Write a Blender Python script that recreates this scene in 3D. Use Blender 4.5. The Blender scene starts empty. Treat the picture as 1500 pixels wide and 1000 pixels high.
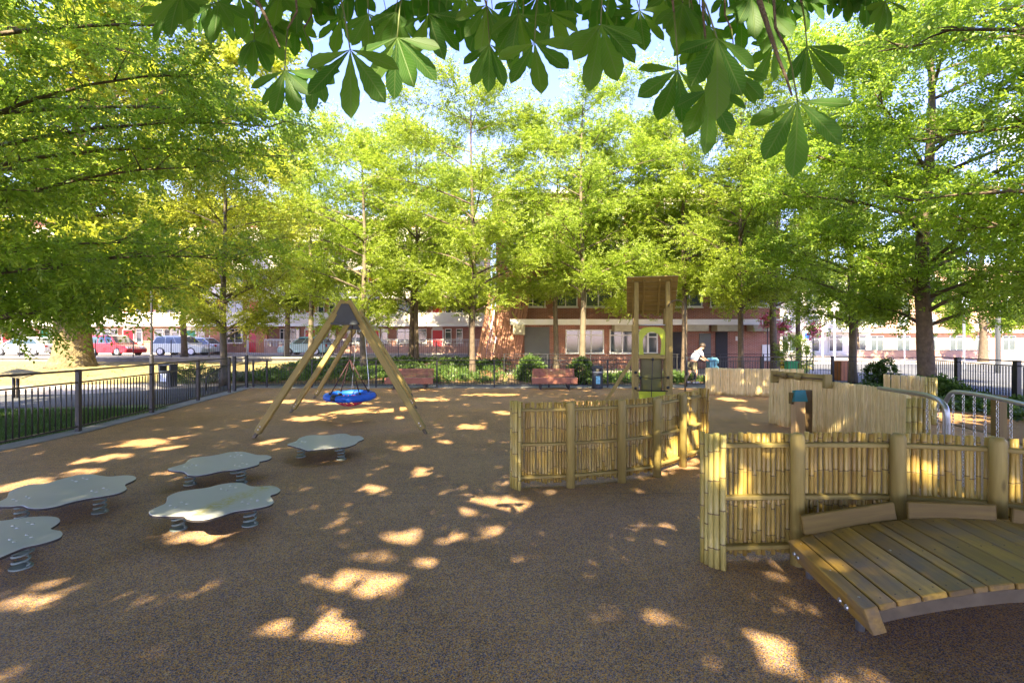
import bpy, bmesh, math, random
import numpy as np
from mathutils import Matrix, Vector

random.seed(7)
rng = np.random.default_rng(11)
C = bpy.data.collections.new("Scene Objects")
bpy.context.scene.collection.children.link(C)
scene = bpy.context.scene
R = math.radians
PI = math.pi

# ------------------------------------------------------------------ camera
F = 708.0            # focal length in pixels of the 1500 px wide photograph
EYE = 1.7
cam = bpy.data.cameras.new("camera")
cam.sensor_width = 36.0
cam.lens = 36.0 * F / 1500.0
cam.clip_start = 0.05
cam.clip_end = 2000
camo = bpy.data.objects.new("camera", cam)
camo.location = (0, 0, EYE)
camo.rotation_euler = (R(90), 0, 0)
C.objects.link(camo)
scene.camera = camo

# ------------------------------------------------------------------ light
SUN_EL = R(41)
RAY = Vector((0.13, 1.0)).normalized()          # horizontal direction the light travels
KSH = 1.0 / math.tan(SUN_EL)
world = bpy.data.worlds.new("World")
scene.world = world
world.use_nodes = True
nt = world.node_tree
sky = nt.nodes.new('ShaderNodeTexSky')
sky.sky_type = 'NISHITA'
sky.sun_disc = False
sky.sun_elevation = SUN_EL
sky.sun_rotation = math.atan2(-RAY.x, -RAY.y)
sky.air_density = 0.85
sky.dust_density = 0.3
sky.ozone_density = 3.0
bg = nt.nodes['Background']
bg.inputs[1].default_value = 0.088
wb = nt.nodes.new('ShaderNodeMixRGB'); wb.blend_type = 'MULTIPLY'; wb.inputs[0].default_value = 1
wb.inputs[2].default_value = (1.02, .81, 1.05, 1)      # white balance of the whole sky
nt.links.new(sky.outputs[0], wb.inputs[1]); nt.links.new(wb.outputs[0], bg.inputs[0])
sun = bpy.data.lights.new("sun", 'SUN')
sun.energy = 3.5
sun.angle = R(0.55)
sun.color = (1.0, 0.85, 0.56)
suno = bpy.data.objects.new("sun", sun)
d3 = Vector((RAY.x * math.cos(SUN_EL), RAY.y * math.cos(SUN_EL), -math.sin(SUN_EL)))
suno.rotation_euler = d3.to_track_quat('-Z', 'Y').to_euler()
suno.location = (0, -20, 30)
C.objects.link(suno)
scene.view_settings.view_transform = 'Standard'
scene.view_settings.look = 'None'
scene.view_settings.gamma = 1
scene.view_settings.use_curve_mapping = False
scene.view_settings.exposure = 3.22
scene.render.engine = 'CYCLES'
scene.cycles.max_bounces = 8
scene.cycles.diffuse_bounces = 5
scene.cycles.transmission_bounces = 6
scene.cycles.transparent_max_bounces = 8

# ------------------------------------------------------------------ helpers
def gp(px, py, z=0.0):
    """point of the place seen at that pixel of the photograph, lying at height z"""
    d = (EYE - z) * F / (py - 500.0)
    return Vector(((px - 750.0) / F * d, d, z))

def dp(px, py, d):
    return Vector(((px - 750.0) / F * d, d, EYE - (py - 500.0) / F * d))

W = {}
def place(o, parent=None, M=None):
    M = M if M is not None else Matrix.Identity(4)
    W[o] = M
    if parent is not None:
        o.parent = parent
        o.matrix_basis = W[parent].inverted() @ M
    else:
        o.matrix_basis = M
    C.objects.link(o)
    return o

def tag(o, label=None, cat=None, group=None, kind=None):
    if label: o['label'] = label
    if cat: o['category'] = cat
    if group: o['group'] = group
    if kind: o['kind'] = kind
    return o

def thing(name, label, cat, loc=(0, 0, 0), rz=0.0, group=None):
    o = bpy.data.objects.new(name, None)
    o.empty_display_size = 0.2
    place(o, None, Matrix.Translation(Vector(loc)) @ Matrix.Rotation(rz, 4, 'Z'))
    return tag(o, label, cat, group)

class MB:
    def __init__(s):
        s.v = []; s.f = []
    def add(s, vs, fs):
        n = len(s.v)
        s.v += [tuple(v) for v in vs]
        s.f += [tuple(i + n for i in f) for f in fs]
        return s
    def box(s, x0, x1, y0, y1, z0, z1, M=None):
        vs = [Vector((x, y, z)) for x in (x0, x1) for y in (y0, y1) for z in (z0, z1)]
        if M is not None: vs = [M @ v for v in vs]
        return s.add(vs, [(0, 1, 3, 2), (4, 6, 7, 5), (0, 4, 5, 1), (2, 3, 7, 6), (0, 2, 6, 4), (1, 5, 7, 3)])
    def bbox(s, x0, x1, y0, y1, z0, z1, b=0.01, M=None):
        """box whose edges are chamfered"""
        bm = bmesh.new()
        bmesh.ops.create_cube(bm, size=1)
        for v in bm.verts:
            v.co = Vector((x0 + (x1 - x0) * (v.co.x + .5), y0 + (y1 - y0) * (v.co.y + .5), z0 + (z1 - z0) * (v.co.z + .5)))
        bmesh.ops.bevel(bm, geom=bm.edges[:], offset=b, segments=1, affect='EDGES', profile=.5)
        bm.verts.index_update()
        vs = [v.co.copy() for v in bm.verts]
        fs = [[v.index for v in f.verts] for f in bm.faces]
        bm.free()
        if M is not None: vs = [M @ v for v in vs]
        return s.add(vs, fs)
    def tube(s, pts, r, n=8, cap=True, squash=1.0):
        pts = [Vector(p) for p in pts]
        rs = r if isinstance(r, (list, tuple)) else [r] * len(pts)
        base = len(s.v)
        up = None
        for i, p in enumerate(pts):
            t = (pts[min(i + 1, len(pts) - 1)] - pts[max(i - 1, 0)])
            t = t.normalized() if t.length > 1e-9 else Vector((0, 0, 1))
            if up is None:
                a = Vector((0, 0, 1)) if abs(t.z) < .9 else Vector((0, 1, 0))
                up = a.cross(t).normalized()
            up = (up - t * up.dot(t)).normalized()
            sd = t.cross(up)
            for k in range(n):
                a = 2 * PI * k / n
                s.v.append(tuple(p + (up * math.cos(a) + sd * math.sin(a) * squash) * rs[i]))
        for i in range(len(pts) - 1):
            for k in range(n):
                a = base + i * n + k; b = base + i * n + (k + 1) % n
                s.f.append((a, b, b + n, a + n))
        if cap:
            s.f.append(tuple(base + k for k in reversed(range(n))))
            e = base + (len(pts) - 1) * n
            s.f.append(tuple(e + k for k in range(n)))
        return s
    def prism(s, poly, z0, z1, M=None):
        n = len(poly)
        vs = [Vector((p[0], p[1], z0)) for p in poly] + [Vector((p[0], p[1], z1)) for p in poly]
        if M is not None: vs = [M @ v for v in vs]
        return s.add(vs, [tuple(reversed(range(n))), tuple(range(n, 2 * n))] + [(i, (i + 1) % n, n + (i + 1) % n, n + i) for i in range(n)])
    def ball(s, c, r, n=10, m=6, sc=(1, 1, 1)):
        vs = []; fs = []
        for j in range(m + 1):
            t = PI * j / m
            for k in range(n):
                a = 2 * PI * k / n
                vs.append(Vector(c) + Vector((r * sc[0] * math.sin(t) * math.cos(a), r * sc[1] * math.sin(t) * math.sin(a), r * sc[2] * math.cos(t))))
        for j in range(m):
            for k in range(n):
                a = j * n + k; b = j * n + (k + 1) % n
                fs.append((a, a + n, b + n, b))
        return s.add(vs, fs)
    def mesh(s, name, mat=None, smooth=False):
        me = bpy.data.meshes.new(name)
        me.from_pydata(s.v, [], s.f)
        if mat: me.materials.append(mat)
        if smooth: me.shade_smooth()
        me.update()
        return me
    def build(s, name, mat, parent=None, M=None, smooth=False):
        return obj(name, s.mesh(name, mat, smooth), parent, M)

def obj(name, me, parent=None, M=None):
    return place(bpy.data.objects.new(name, me), parent, M)

def autosmooth(o, ang=40):
    try: o.data.set_sharp_from_angle(angle=R(ang))
    except Exception: pass
    return o

def align(p0, p1, roll_ref=Vector((0, 0, 1))):
    """matrix with origin p0 and local Z along p1-p0"""
    z = (Vector(p1) - Vector(p0)).normalized()
    ref = Vector(roll_ref)
    if abs(z.dot(ref)) > .99: ref = Vector((0, 1, 0))
    x = ref.cross(z).normalized()
    y = z.cross(x)
    M = Matrix.Identity(4)
    for i in range(3):
        M[i][0] = x[i]; M[i][1] = y[i]; M[i][2] = z[i]; M[i][3] = p0[i]
    return M

def beam(name, p0, p1, w, h, mat, parent, b=.006, ref=(0, 0, 1)):
    p0 = Vector(p0); p1 = Vector(p1)
    L = (p1 - p0).length
    return MB().bbox(-w / 2, w / 2, -h / 2, h / 2, 0, L, b).build(name, mat, parent, align(p0, p1, Vector(ref)))

def rod(name, p0, p1, r, mat, parent, n=10):
    p0 = Vector(p0); p1 = Vector(p1)
    return MB().tube([(0, 0, 0), (0, 0, (p1 - p0).length)], r, n).build(name, mat, parent, align(p0, p1), True)

# ------------------------------------------------------------------ materials
class NT:
    def __init__(s, name):
        s.m = bpy.data.materials.new(name); s.m.use_nodes = True
        s.t = s.m.node_tree; s.b = s.t.nodes['Principled BSDF']
        s.out = s.t.nodes['Material Output']
    def n(s, typ, **kw):
        nd = s.t.nodes.new(typ)
        for k, v in kw.items(): setattr(nd, k, v)
        return nd
    def l(s, a, b): s.t.links.new(a, b)
    def coord(s, scale=(1, 1, 1), kind='Object'):
        tc = s.n('ShaderNodeTexCoord'); mp = s.n('ShaderNodeMapping')
        mp.inputs['Scale'].default_value = scale
        s.l(tc.outputs[kind], mp.inputs['Vector'])
        return mp.outputs[0]
    def noise(s, vec, scale, detail=4, rough=.55):
        n = s.n('ShaderNodeTexNoise'); n.inputs['Scale'].default_value = scale
        n.inputs['Detail'].default_value = detail; n.inputs['Roughness'].default_value = rough
        if vec is not None: s.l(vec, n.inputs['Vector'])
        return n.outputs['Fac']
    def ramp(s, fac, stops, interp='LINEAR'):
        r = s.n('ShaderNodeValToRGB'); e = r.color_ramp.elements
        r.color_ramp.interpolation = interp
        e[0].position, e[0].color = stops[0][0], (*stops[0][1], 1)
        e[1].position, e[1].color = stops[1][0], (*stops[1][1], 1)
        for p, c in stops[2:]:
            x = e.new(p); x.color = (*c, 1)
        s.l(fac, r.inputs[0])
        return r.outputs[0]
    def mix(s, fac, a, b, mode='MIX'):
        m = s.n('ShaderNodeMixRGB', blend_type=mode)
        for i, v in ((0, fac), (1, a), (2, b)):
            if isinstance(v, (int, float)): m.inputs[i].default_value = v
            elif isinstance(v, tuple): m.inputs[i].default_value = (*v, 1)
            else: s.l(v, m.inputs[i])
        return m.outputs[0]
    def math(s, op, a, b=None):
        m = s.n('ShaderNodeMath', operation=op)
        for i, v in ((0, a), (1, b)):
            if v is None: continue
            if isinstance(v, (int, float)): m.inputs[i].default_value = v
            else: s.l(v, m.inputs[i])
        return m.outputs[0]
    def bump(s, h, strength=.3, dist=.01):
        b = s.n('ShaderNodeBump'); b.inputs['Strength'].default_value = strength
        b.inputs['Distance'].default_value = dist
        s.l(h, b.inputs['Height']); s.l(b.outputs[0], s.b.inputs['Normal'])
    def rnd(s):
        return s.n('ShaderNodeObjectInfo').outputs['Random']

def c3(c, k): return tuple(min(1, x * k) for x in c)

def plain(name, col, rough=.6, var=.12, scale=6, bump=.15, bscale=60, metal=0, spec=.5, rndv=0.0, dist=.004):
    t = NT(name)
    v = t.coord()
    n1 = t.noise(v, scale, 5)
    colo = t.ramp(n1, [(.25, c3(col, 1 - var)), (.75, c3(col, 1 + var))])
    if rndv:
        f = t.math('ADD', t.math('MULTIPLY', t.rnd(), 2 * rndv), 1 - rndv)
        vm = t.n('ShaderNodeVectorMath', operation='SCALE'); t.l(colo, vm.inputs[0]); t.l(f, vm.inputs['Scale'])
        colo = vm.outputs[0]
    t.l(colo, t.b.inputs['Base Color'])
    t.b.inputs['Roughness'].default_value = rough
    t.b.inputs['Metallic'].default_value = metal
    t.b.inputs['Specular IOR Level'].default_value = spec
    if bump: t.bump(t.noise(v, bscale, 3), bump, dist)
    return t.m

def wood(name, light, dark, rough=.6, grain=26, rndv=.18, knots=True, stain=None, bump=.35):
    """grain runs along the object's own Z axis"""
    t = NT(name)
    tc = t.n('ShaderNodeTexCoord')
    off = t.n('ShaderNodeVectorMath', operation='ADD')
    t.l(tc.outputs['Object'], off.inputs[0])
    cx = t.n('ShaderNodeCombineXYZ'); r = t.rnd()
    for i, k in enumerate((13.7, 29.1, 51.3)): t.l(t.math('MULTIPLY', r, k), cx.inputs[i])
    t.l(cx.outputs[0], off.inputs[1])
    mp = t.n('ShaderNodeMapping'); mp.inputs['Scale'].default_value = (grain, grain, 1.4)
    t.l(off.outputs[0], mp.inputs['Vector'])
    g = t.noise(mp.outputs[0], 1.6, 6, .62)
    mp2 = t.n('ShaderNodeMapping'); mp2.inputs['Scale'].default_value = (5, 5, .9)
    t.l(off.outputs[0], mp2.inputs['Vector'])
    big = t.noise(mp2.outputs[0], 1.2, 3)
    col = t.ramp(g, [(.3, dark), (.68, light)])
    col = t.mix(t.ramp(big, [(.35, (0, 0, 0)), (.7, (.6, .6, .6))]), col, c3(dark, .75))
    if knots:
        mp3 = t.n('ShaderNodeMapping'); mp3.inputs['Scale'].default_value = (9, 9, 2.6)
        t.l(off.outputs[0], mp3.inputs['Vector'])
        vo = t.n('ShaderNodeTexVoronoi'); vo.inputs['Scale'].default_value = 1.0
        t.l(mp3.outputs[0], vo.inputs['Vector'])
        col = t.mix(t.ramp(vo.outputs['Distance'], [(.06, (.8, .8, .8)), (.16, (0, 0, 0))]), col, c3(dark, .4))
    if stain:
        n3 = t.noise(off.outputs[0], 4.5, 5, .6)
        col = t.mix(t.ramp(n3, [(.46, (0, 0, 0)), (.66, (.75, .75, .75))]), col, stain)
    f = t.math('ADD', t.math('MULTIPLY', r, 2 * rndv), 1 - rndv)
    vm = t.n('ShaderNodeVectorMath', operation='SCALE'); t.l(col, vm.inputs[0]); t.l(f, vm.inputs['Scale'])
    t.l(vm.outputs[0], t.b.inputs['Base Color'])
    t.b.inputs['Roughness'].default_value = rough
    t.bump(g, bump, .003)
    return t.m

def leafmat(name, dark, light, trans, tr=.45, rough=.45, clump=1.2, gloss=.3):
    t = NT(name)
    ri = t.n('ShaderNodeNewGeometry').outputs['Random Per Island']
    v = t.coord()
    cl = t.noise(v, clump, 3)
    f = t.math('ADD', t.math('MULTIPLY', ri, .65), t.math('MULTIPLY', cl, .5))
    col = t.ramp(f, [(.2, dark), (.85, light)])
    tcol = t.ramp(f, [(.2, c3(trans, .6)), (.85, c3(trans, 1.2))])
    t.l(col, t.b.inputs['Base Color'])
    t.b.inputs['Roughness'].default_value = rough
    t.b.inputs['Specular IOR Level'].default_value = gloss
    trn = t.n('ShaderNodeBsdfTranslucent'); t.l(tcol, trn.inputs[0])
    mx = t.n('ShaderNodeMixShader'); mx.inputs[0].default_value = tr
    t.l(t.b.outputs[0], mx.inputs[1]); t.l(trn.outputs[0], mx.inputs[2]); t.l(mx.outputs[0], t.out.inputs[0])
    return t.m

M = {}
# rubber crumb: ochre, charcoal and slate granules
def rubber():
    t = NT('rubber_crumb')
    v = t.coord()
    vo = t.n('ShaderNodeTexVoronoi'); vo.inputs['Scale'].default_value = 190; t.l(v, vo.inputs['Vector'])
    sep = t.n('ShaderNodeSeparateColor'); t.l(vo.outputs['Color'], sep.inputs[0])
    near = t.ramp(sep.outputs[0], [(0, (.07, .056, .066)), (.26, (.23, .19, .245)), (.48, (.62, .32, .06)), (.72, (.36, .21, .085)), (.88, (.60, .44, .22))], 'CONSTANT')
    far = t.ramp(sep.outputs[0], [(0, (.17, .09, .04)), (.28, (.26, .165, .12)), (.46, (.66, .33, .09)), (.70, (.50, .25, .09)), (.88, (.68, .43, .18))], 'CONSTANT')
    xyz = t.n('ShaderNodeSeparateXYZ'); t.l(v, xyz.inputs[0])
    edge = t.math('ADD', xyz.outputs[1], t.math('MULTIPLY', t.noise(v, .8, 4), 2.6))
    fac = t.ramp(t.math('DIVIDE', edge, 16.0), [(.40, (0, 0, 0)), (.72, (1, 1, 1))])
    col = t.mix(fac, near, far)
    big = t.ramp(t.noise(v, .55, 5, .6), [(.3, (.78, .78, .80)), (.7, (1.12, 1.1, 1.08))])
    col = t.mix(1.0, col, big, 'MULTIPLY')
    fine = t.ramp(t.noise(v, 9, 5, .7), [(.3, (.82, .82, .84)), (.7, (1.1, 1.1, 1.1))])
    col = t.mix(1.0, col, fine, 'MULTIPLY')
    # joint between two pours
    jn = t.math('ABSOLUTE', t.math('SUBTRACT', t.math('ADD', xyz.outputs[1], t.math('MULTIPLY', t.noise(v, 1.5, 2), .12)), 5.47))
    col = t.mix(t.ramp(jn, [(.004, (.45, .45, .45)), (.012, (0, 0, 0))]), col, (.03, .028, .028))
    scuff = t.ramp(t.noise(v, 1.7, 6, .72), [(.52, (1, 1, 1)), (.60, (.80, .79, .78)), (.72, (1.05, 1.03, 1.0))])
    col = t.mix(.8, col, scuff, 'MULTIPLY')
    vj = t.n('ShaderNodeVectorMath', operation='ADD'); t.l(v, vj.inputs[0])
    dust = t.ramp(t.noise(v, .27, 3, .6), [(.45, (0, 0, 0)), (.75, (.35, .35, .35))])
    col = t.mix(dust, col, (.33, .24, .17))
    t.l(col, t.b.inputs['Base Color'])
    t.b.inputs['Roughness'].default_value = .62
    t.b.inputs['Specular IOR Level'].default_value = .35
    bp = t.math('ADD', vo.outputs['Distance'], t.math('MULTIPLY', t.noise(v, 25, 3), .6))
    t.bump(bp, .55, .005)
    return t.m
M['rubber'] = rubber()

def grassm(name, a, b, c):
    t = NT(name); v = t.coord()
    n1 = t.noise(v, .35, 6, .65); n2 = t.noise(v, 18, 4, .7)
    f = t.math('ADD', t.math('MULTIPLY', n1, .7), t.math('MULTIPLY', n2, .35))
    t.l(t.ramp(f, [(.3, a), (.52, b), (.72, c)]), t.b.inputs['Base Color'])
    t.b.inputs['Roughness'].default_value = .9
    t.bump(n2, .8, .04)
    return t.m
M['lawn_green'] = grassm('lawn_green', (.09, .14, .04), (.15, .22, .06), (.26, .29, .09))
M['lawn_dry'] = grassm('lawn_dry', (.13, .12, .035), (.26, .21, .08), (.34, .27, .12))
M['soil'] = grassm('soil', (.05, .035, .022), (.13, .085, .045), (.24, .15, .07))
M['mulch'] = grassm('mulch', (.10, .05, .02), (.26, .14, .05), (.38, .23, .10))
M['asphalt'] = plain('asphalt', (.085, .088, .095), .85, .25, 1.2, .5, 160)
M['road'] = plain('road_asphalt', (.10, .105, .115), .8, .2, .6, .4, 120)
M['paving'] = plain('pale_paving', (.38, .33, .29), .85, .18, .9, .3, 40)
M['concrete'] = plain('concrete_edging', (.24, .23, .20), .85, .25, 3, .4, 50)
M['stone'] = plain('stone_wall', (.16, .145, .12), .9, .3, 2.5, .6, 20, dist=.02)
M['timber'] = wood('treated_timber', (.34, .265, .08), (.23, .17, .045), .62, rndv=.10)
M['post'] = wood('turned_post_wood', (.38, .30, .09), (.27, .20, .055), .6, grain=18, rndv=.08)
M['deck'] = wood('wet_deck_timber', (.46, .29, .055), (.20, .12, .022), .42, grain=20, rndv=.28, stain=(.15, .12, .09), bump=.5)
M['kick'] = wood('kickboard_timber', (.19, .132, .028), (.125, .08, .018), .6, rndv=.12)
M['bench'] = plain('red_brown_bench', (.30, .115, .07), .55, .2, 8, .2, 60, rndv=.12)
M['metal_black'] = plain('black_painted_steel', (.018, .018, .02), .42, .2, 6, .1, 60)
M['metal_brown'] = plain('weathered_dark_rail', (.035, .03, .024), .45, .3, 6, .1, 60)
M['galv'] = plain('galvanised_steel', (.42, .44, .46), .38, .12, 14, .1, 60, metal=.85)
M['steel_strip'] = plain('dull_steel_strip', (.12, .095, .06), .5, .3, 12, .15, 80, metal=.2)
M['gusset'] = plain('dark_blue_grey_steel', (.028, .036, .045), .55, .2, 9, .1, 80)
M['chain'] = plain('chain_steel', (.62, .62, .62), .3, .1, 14, 0, metal=.9)
M['spring'] = plain('grey_green_spring', (.17, .22, .20), .4, .2, 14, 0)
M['board'] = plain('grey_play_board', (.44, .46, .45), .33, .07, 2.5, .06, 30, spec=.6)
M['board_edge'] = plain('dark_board_core', (.025, .02, .02), .6, .1)
M['blue'] = plain('blue_rope_cover', (.005, .10, .52), .55, .15, 30, .5, 120)
M['black'] = plain('black_plastic', (.012, .012, .013), .4, .1)
M['rope'] = plain('dark_red_rope', (.035, .01, .014), .8, .3, 60, .3, 200)
M['redrope'] = plain('red_rope_net', (.50, .02, .07), .8, .2, 60, .3, 200)
M['lime'] = plain('lime_play_panel', (.36, .44, .01), .4, .06, 3, 0)
M['olive'] = plain('olive_play_panel', (.13, .13, .02), .4, .15, 3, 0)
M['ply'] = wood('plywood_tan', (.52, .36, .19), (.42, .27, .13), .55, rndv=.05)
M['darkwood'] = wood('dark_brown_board', (.16, .10, .04), (.09, .055, .022), .6, rndv=.05)
M['teal'] = plain('teal_roof_board', (.01, .16, .17), .4, .1, 5, 0)
M['bark'] = plain('grey_brown_bark', (.11, .08, .055), .9, .4, 7, .8, 30, dist=.03)
M['bark_plane'] = plain('plane_bark_painted_dapple', (.15, .115, .055), .9, .6, 3.2, 1.0, 9, dist=.12)  # lowered, strongly mottled tone paints dappled shade into the bark
M['bark_young'] = plain('young_bark', (.115, .092, .06), .85, .35, 5, .7, 22, dist=.02)
M['binblack'] = plain('navy_black_bin', (.022, .028, .038), .38, .1)
M['poster'] = plain('pale_blue_poster', (.20, .50, .65), .5, .5, 9, 0)
M['white'] = plain('white_paint', (.72, .70, .66), .6, .06, 3, 0)
M['render_'] = plain('pale_render', (.66, .60, .52), .8, .08, 2, .1)
M['beige'] = plain('beige_concrete', (.40, .36, .26), .8, .15, 3, .1)
M['glass'] = plain('window_glass', (.05, .07, .08), .08, .3, 1.5, 0, spec=.9)
M['carglass'] = plain('car_glass', (.04, .07, .075), .05, .1, 1.5, 0, spec=1)
M['reddoor'] = plain('red_door_paint', (.55, .012, .02), .4, .06, 2, 0)
M['greendoor'] = plain('green_door_paint', (.01, .20, .09), .4, .06, 2, 0)
M['greybox'] = plain('grey_shutter', (.12, .125, .115), .5, .12, 2, 0)
M['dark'] = plain('dark_doorway', (.012, .01, .01), .6, .1)
M['orangeboard'] = plain('orange_brown_board', (.36, .12, .035), .6, .15, 4, .1)
M['greenbin'] = plain('green_plastic', (.0, .28, .07), .45, .1, 4, 0)
M['yellow'] = plain('yellow_paint', (.60, .40, .01), .5, .1)
M['skin'] = plain('skin', (.42, .24, .17), .55, .05, 6, 0)
M['tshirt'] = plain('white_shirt', (.36, .41, .52), .85, .06, 8, .2)
M['khaki'] = plain('khaki_cloth', (.20, .17, .10), .85, .1, 8, .2)
M['darkcloth'] = plain('dark_cloth', (.03, .03, .035), .85, .1, 8, .2)
M['hair'] = plain('dark_hair', (.035, .022, .015), .6, .2, 30, .3)
M['paleblue'] = plain('pale_blue_cloth', (.12, .30, .42), .8, .1, 8, .2)
M['tyre'] = plain('tyre_rubber', (.02, .02, .02), .7, .1)
M['alloy'] = plain('alloy_wheel', (.45, .45, .47), .35, .1, metal=.7)
M['redlight'] = plain('red_lamp_glass', (.45, .01, .01), .2, .05, 3, 0)
M['headlamp'] = plain('clear_lamp_glass', (.7, .72, .75), .1, .05, 3, 0)
M['tin'] = plain('white_blue_steel', (.55, .62, .75), .35, .15, 3, 0, metal=.2)
def carpaint(n, c):
    m = plain(n, c, .28, .03, 2, 0, spec=.6)
    m.node_tree.nodes['Principled BSDF'].inputs['Coat Weight'].default_value = .6
    return m
M['car_white'] = carpaint('white_car_paint', (.70, .72, .76))
M['car_silver'] = carpaint('silver_green_car_paint', (.55, .60, .55))
M['car_red'] = carpaint('red_car_paint', (.42, .015, .03))
M['car_teal'] = carpaint('pale_teal_car_paint', (.26, .46, .48))

def brickm(name, c1, c2, mortar=(.42, .36, .30)):
    t = NT(name)
    tc = t.n('ShaderNodeTexCoord')
    xyz = t.n('ShaderNodeSeparateXYZ'); t.l(tc.outputs['Object'], xyz.inputs[0])
    cm = t.n('ShaderNodeCombineXYZ')
    t.l(t.math('ADD', xyz.outputs[0], xyz.outputs[1]), cm.inputs[0]); t.l(xyz.outputs[2], cm.inputs[1])
    b = t.n('ShaderNodeTexBrick'); b.inputs['Scale'].default_value = 1
    b.inputs['Brick Width'].default_value = .225; b.inputs['Row Height'].default_value = .075
    b.inputs['Mortar Size'].default_value = .008
    b.inputs['Color1'].default_value = (*c1, 1); b.inputs['Color2'].default_value = (*c2, 1); b.inputs['Mortar'].default_value = (*mortar, 1)
    t.l(cm.outputs[0], b.inputs['Vector'])
    n = t.ramp(t.noise(tc.outputs['Object'], 1.1, 5, .6), [(.3, (.75, .75, .75)), (.7, (1.15, 1.12, 1.1))])
    t.l(t.mix(1.0, b.outputs[0], n, 'MULTIPLY'), t.b.inputs['Base Color'])
    t.b.inputs['Roughness'].default_value = .85
    t.bump(b.outputs['Fac'], -.4, .008)
    return t.m
M['brick'] = brickm('red_brick', (.36, .12, .065), (.27, .085, .05))
M['brick_pink'] = brickm('pinkish_brick', (.45, .24, .17), (.36, .17, .12))

def bamboom(name, light, mid, dark):
    t = NT(name)
    tc = t.n('ShaderNodeTexCoord'); r = t.rnd()
    xyz = t.n('ShaderNodeSeparateXYZ'); t.l(tc.outputs['Object'], xyz.inputs[0])
    cm = t.n('ShaderNodeCombineXYZ')
    t.l(t.math('ADD', t.math('MULTIPLY', xyz.outputs[0], 30), t.math('MULTIPLY', r, 37)), cm.inputs[0])
    t.l(t.math('MULTIPLY', xyz.outputs[1], 30), cm.inputs[1])
    t.l(t.math('ADD', t.math('MULTIPLY', xyz.outputs[2], 4), t.math('MULTIPLY', r, 91)), cm.inputs[2])
    n = t.noise(cm.outputs[0], 1, 5, .6)
    base = t.ramp(r, [(0, dark), (.35, mid), (1, light)])
    col = t.mix(t.ramp(n, [(.35, (.55, .55, .55)), (.62, (0, 0, 0))]), base, c3(dark, .7))
    n2 = t.noise(cm.outputs[0], 3.3, 3, .7)
    col = t.mix(t.ramp(n2, [(.62, (0, 0, 0)), (.74, (.5, .5, .5))]), col, c3(dark, .35))
    t.l(col, t.b.inputs['Base Color']); t.b.inputs['Roughness'].default_value = .42
    return t.m
M['bamboo'] = bamboom('bamboo_cane', (.52, .39, .105), (.43, .30, .07), (.30, .185, .04))
M['bamboo_pale'] = bamboom('pale_bamboo_cane', (.84, .68, .34), (.78, .60, .28), (.66, .49, .20))
M['pale_node'] = plain('pale_node_ring', (.52, .41, .21), .6, .3, 20, 0)
M['bamboo_node'] = plain('bamboo_node_ring', (.15, .10, .032), .6, .3, 20, 0)
M['bamboo_green'] = bamboom('yellow_green_bamboo', (.50, .42, .13), (.43, .35, .09), (.33, .25, .06))

M['leaf_a'] = leafmat('leaves_yellow_green', (.09, .135, .015), (.20, .25, .035), (.54, .68, .06), .42)
M['leaf_b'] = leafmat('leaves_fresh_green', (.085, .135, .016), (.20, .255, .036), (.54, .72, .07), .42)
M['leaf_c'] = leafmat('leaves_mid_green', (.05, .11, .016), (.19, .25, .032), (.50, .72, .06), .44)
M['leaf_plane'] = leafmat('plane_leaves_gold_green', (.12, .155, .016), (.28, .29, .04), (.66, .72, .06), .42)
M['leaf_shrub'] = leafmat('shrub_leaves', (.025, .055, .014), (.08, .13, .025), (.14, .26, .03), .3, clump=2.5)
M['leaf_crown'] = leafmat('chestnut_crown_leaves', (.05, .09, .02), (.11, .15, .03), (.34, .50, .06), .5)
M['flowers'] = leafmat('pink_petals', (.55, .05, .20), (.75, .25, .30), (.7, .2, .3), .3)

def chestnutm():
    t = NT('chestnut_leaflet')
    tc = t.n('ShaderNodeTexCoord'); r = t.rnd()
    xyz = t.n('ShaderNodeSeparateXYZ'); t.l(tc.outputs['Object'], xyz.inputs[0])
    ax = t.math('ABSOLUTE', xyz.outputs[0])
    ph = t.math('FRACT', t.math('MULTIPLY', t.math('SUBTRACT', xyz.outputs[1], t.math('MULTIPLY', ax, 1.15)), 15))
    vein = t.ramp(ph, [(0, (1, 1, 1)), (.12, (0, 0, 0)), (.9, (0, 0, 0)), (1, (1, 1, 1))])
    mid = t.ramp(ax, [(.006, (1, 1, 1)), (.014, (0, 0, 0))])
    vm = t.mix(1.0, vein, mid, 'LIGHTEN')
    base = t.ramp(r, [(0, (.020, .065, .012)), (.6, (.034, .095, .015)), (1, (.065, .13, .02))])
    spots = t.ramp(t.noise(tc.outputs['Object'], 9, 4, .7), [(.62, (0, 0, 0)), (.72, (.6, .6, .6))])
    col = t.mix(t.math('MULTIPLY', vm, .55), base, (.16, .24, .07))
    col = t.mix(t.math('MULTIPLY', spots, t.math('GREATER_THAN', r, .72)), col, (.12, .06, .015))
    t.l(col, t.b.inputs['Base Color']); t.b.inputs['Roughness'].default_value = .5
    t.b.inputs['Specular IOR Level'].default_value = .3
    tb = t.ramp(r, [(0, (.12, .42, .015)), (1, (.34, .70, .04))])
    tcol = t.mix(t.math('MULTIPLY', vm, .5), tb, (.30, .46, .08))
    trn = t.n('ShaderNodeBsdfTranslucent'); t.l(tcol, trn.inputs[0])
    mx = t.n('ShaderNodeMixShader'); mx.inputs[0].default_value = .48
    t.l(t.b.outputs[0], mx.inputs[1]); t.l(trn.outputs[0], mx.inputs[2]); t.l(mx.outputs[0], t.out.inputs[0])
    t.bump(t.math('SUBTRACT', 1.0, vm), .5, .004)
    return t.m
M['chestnut'] = chestnutm()

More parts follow.
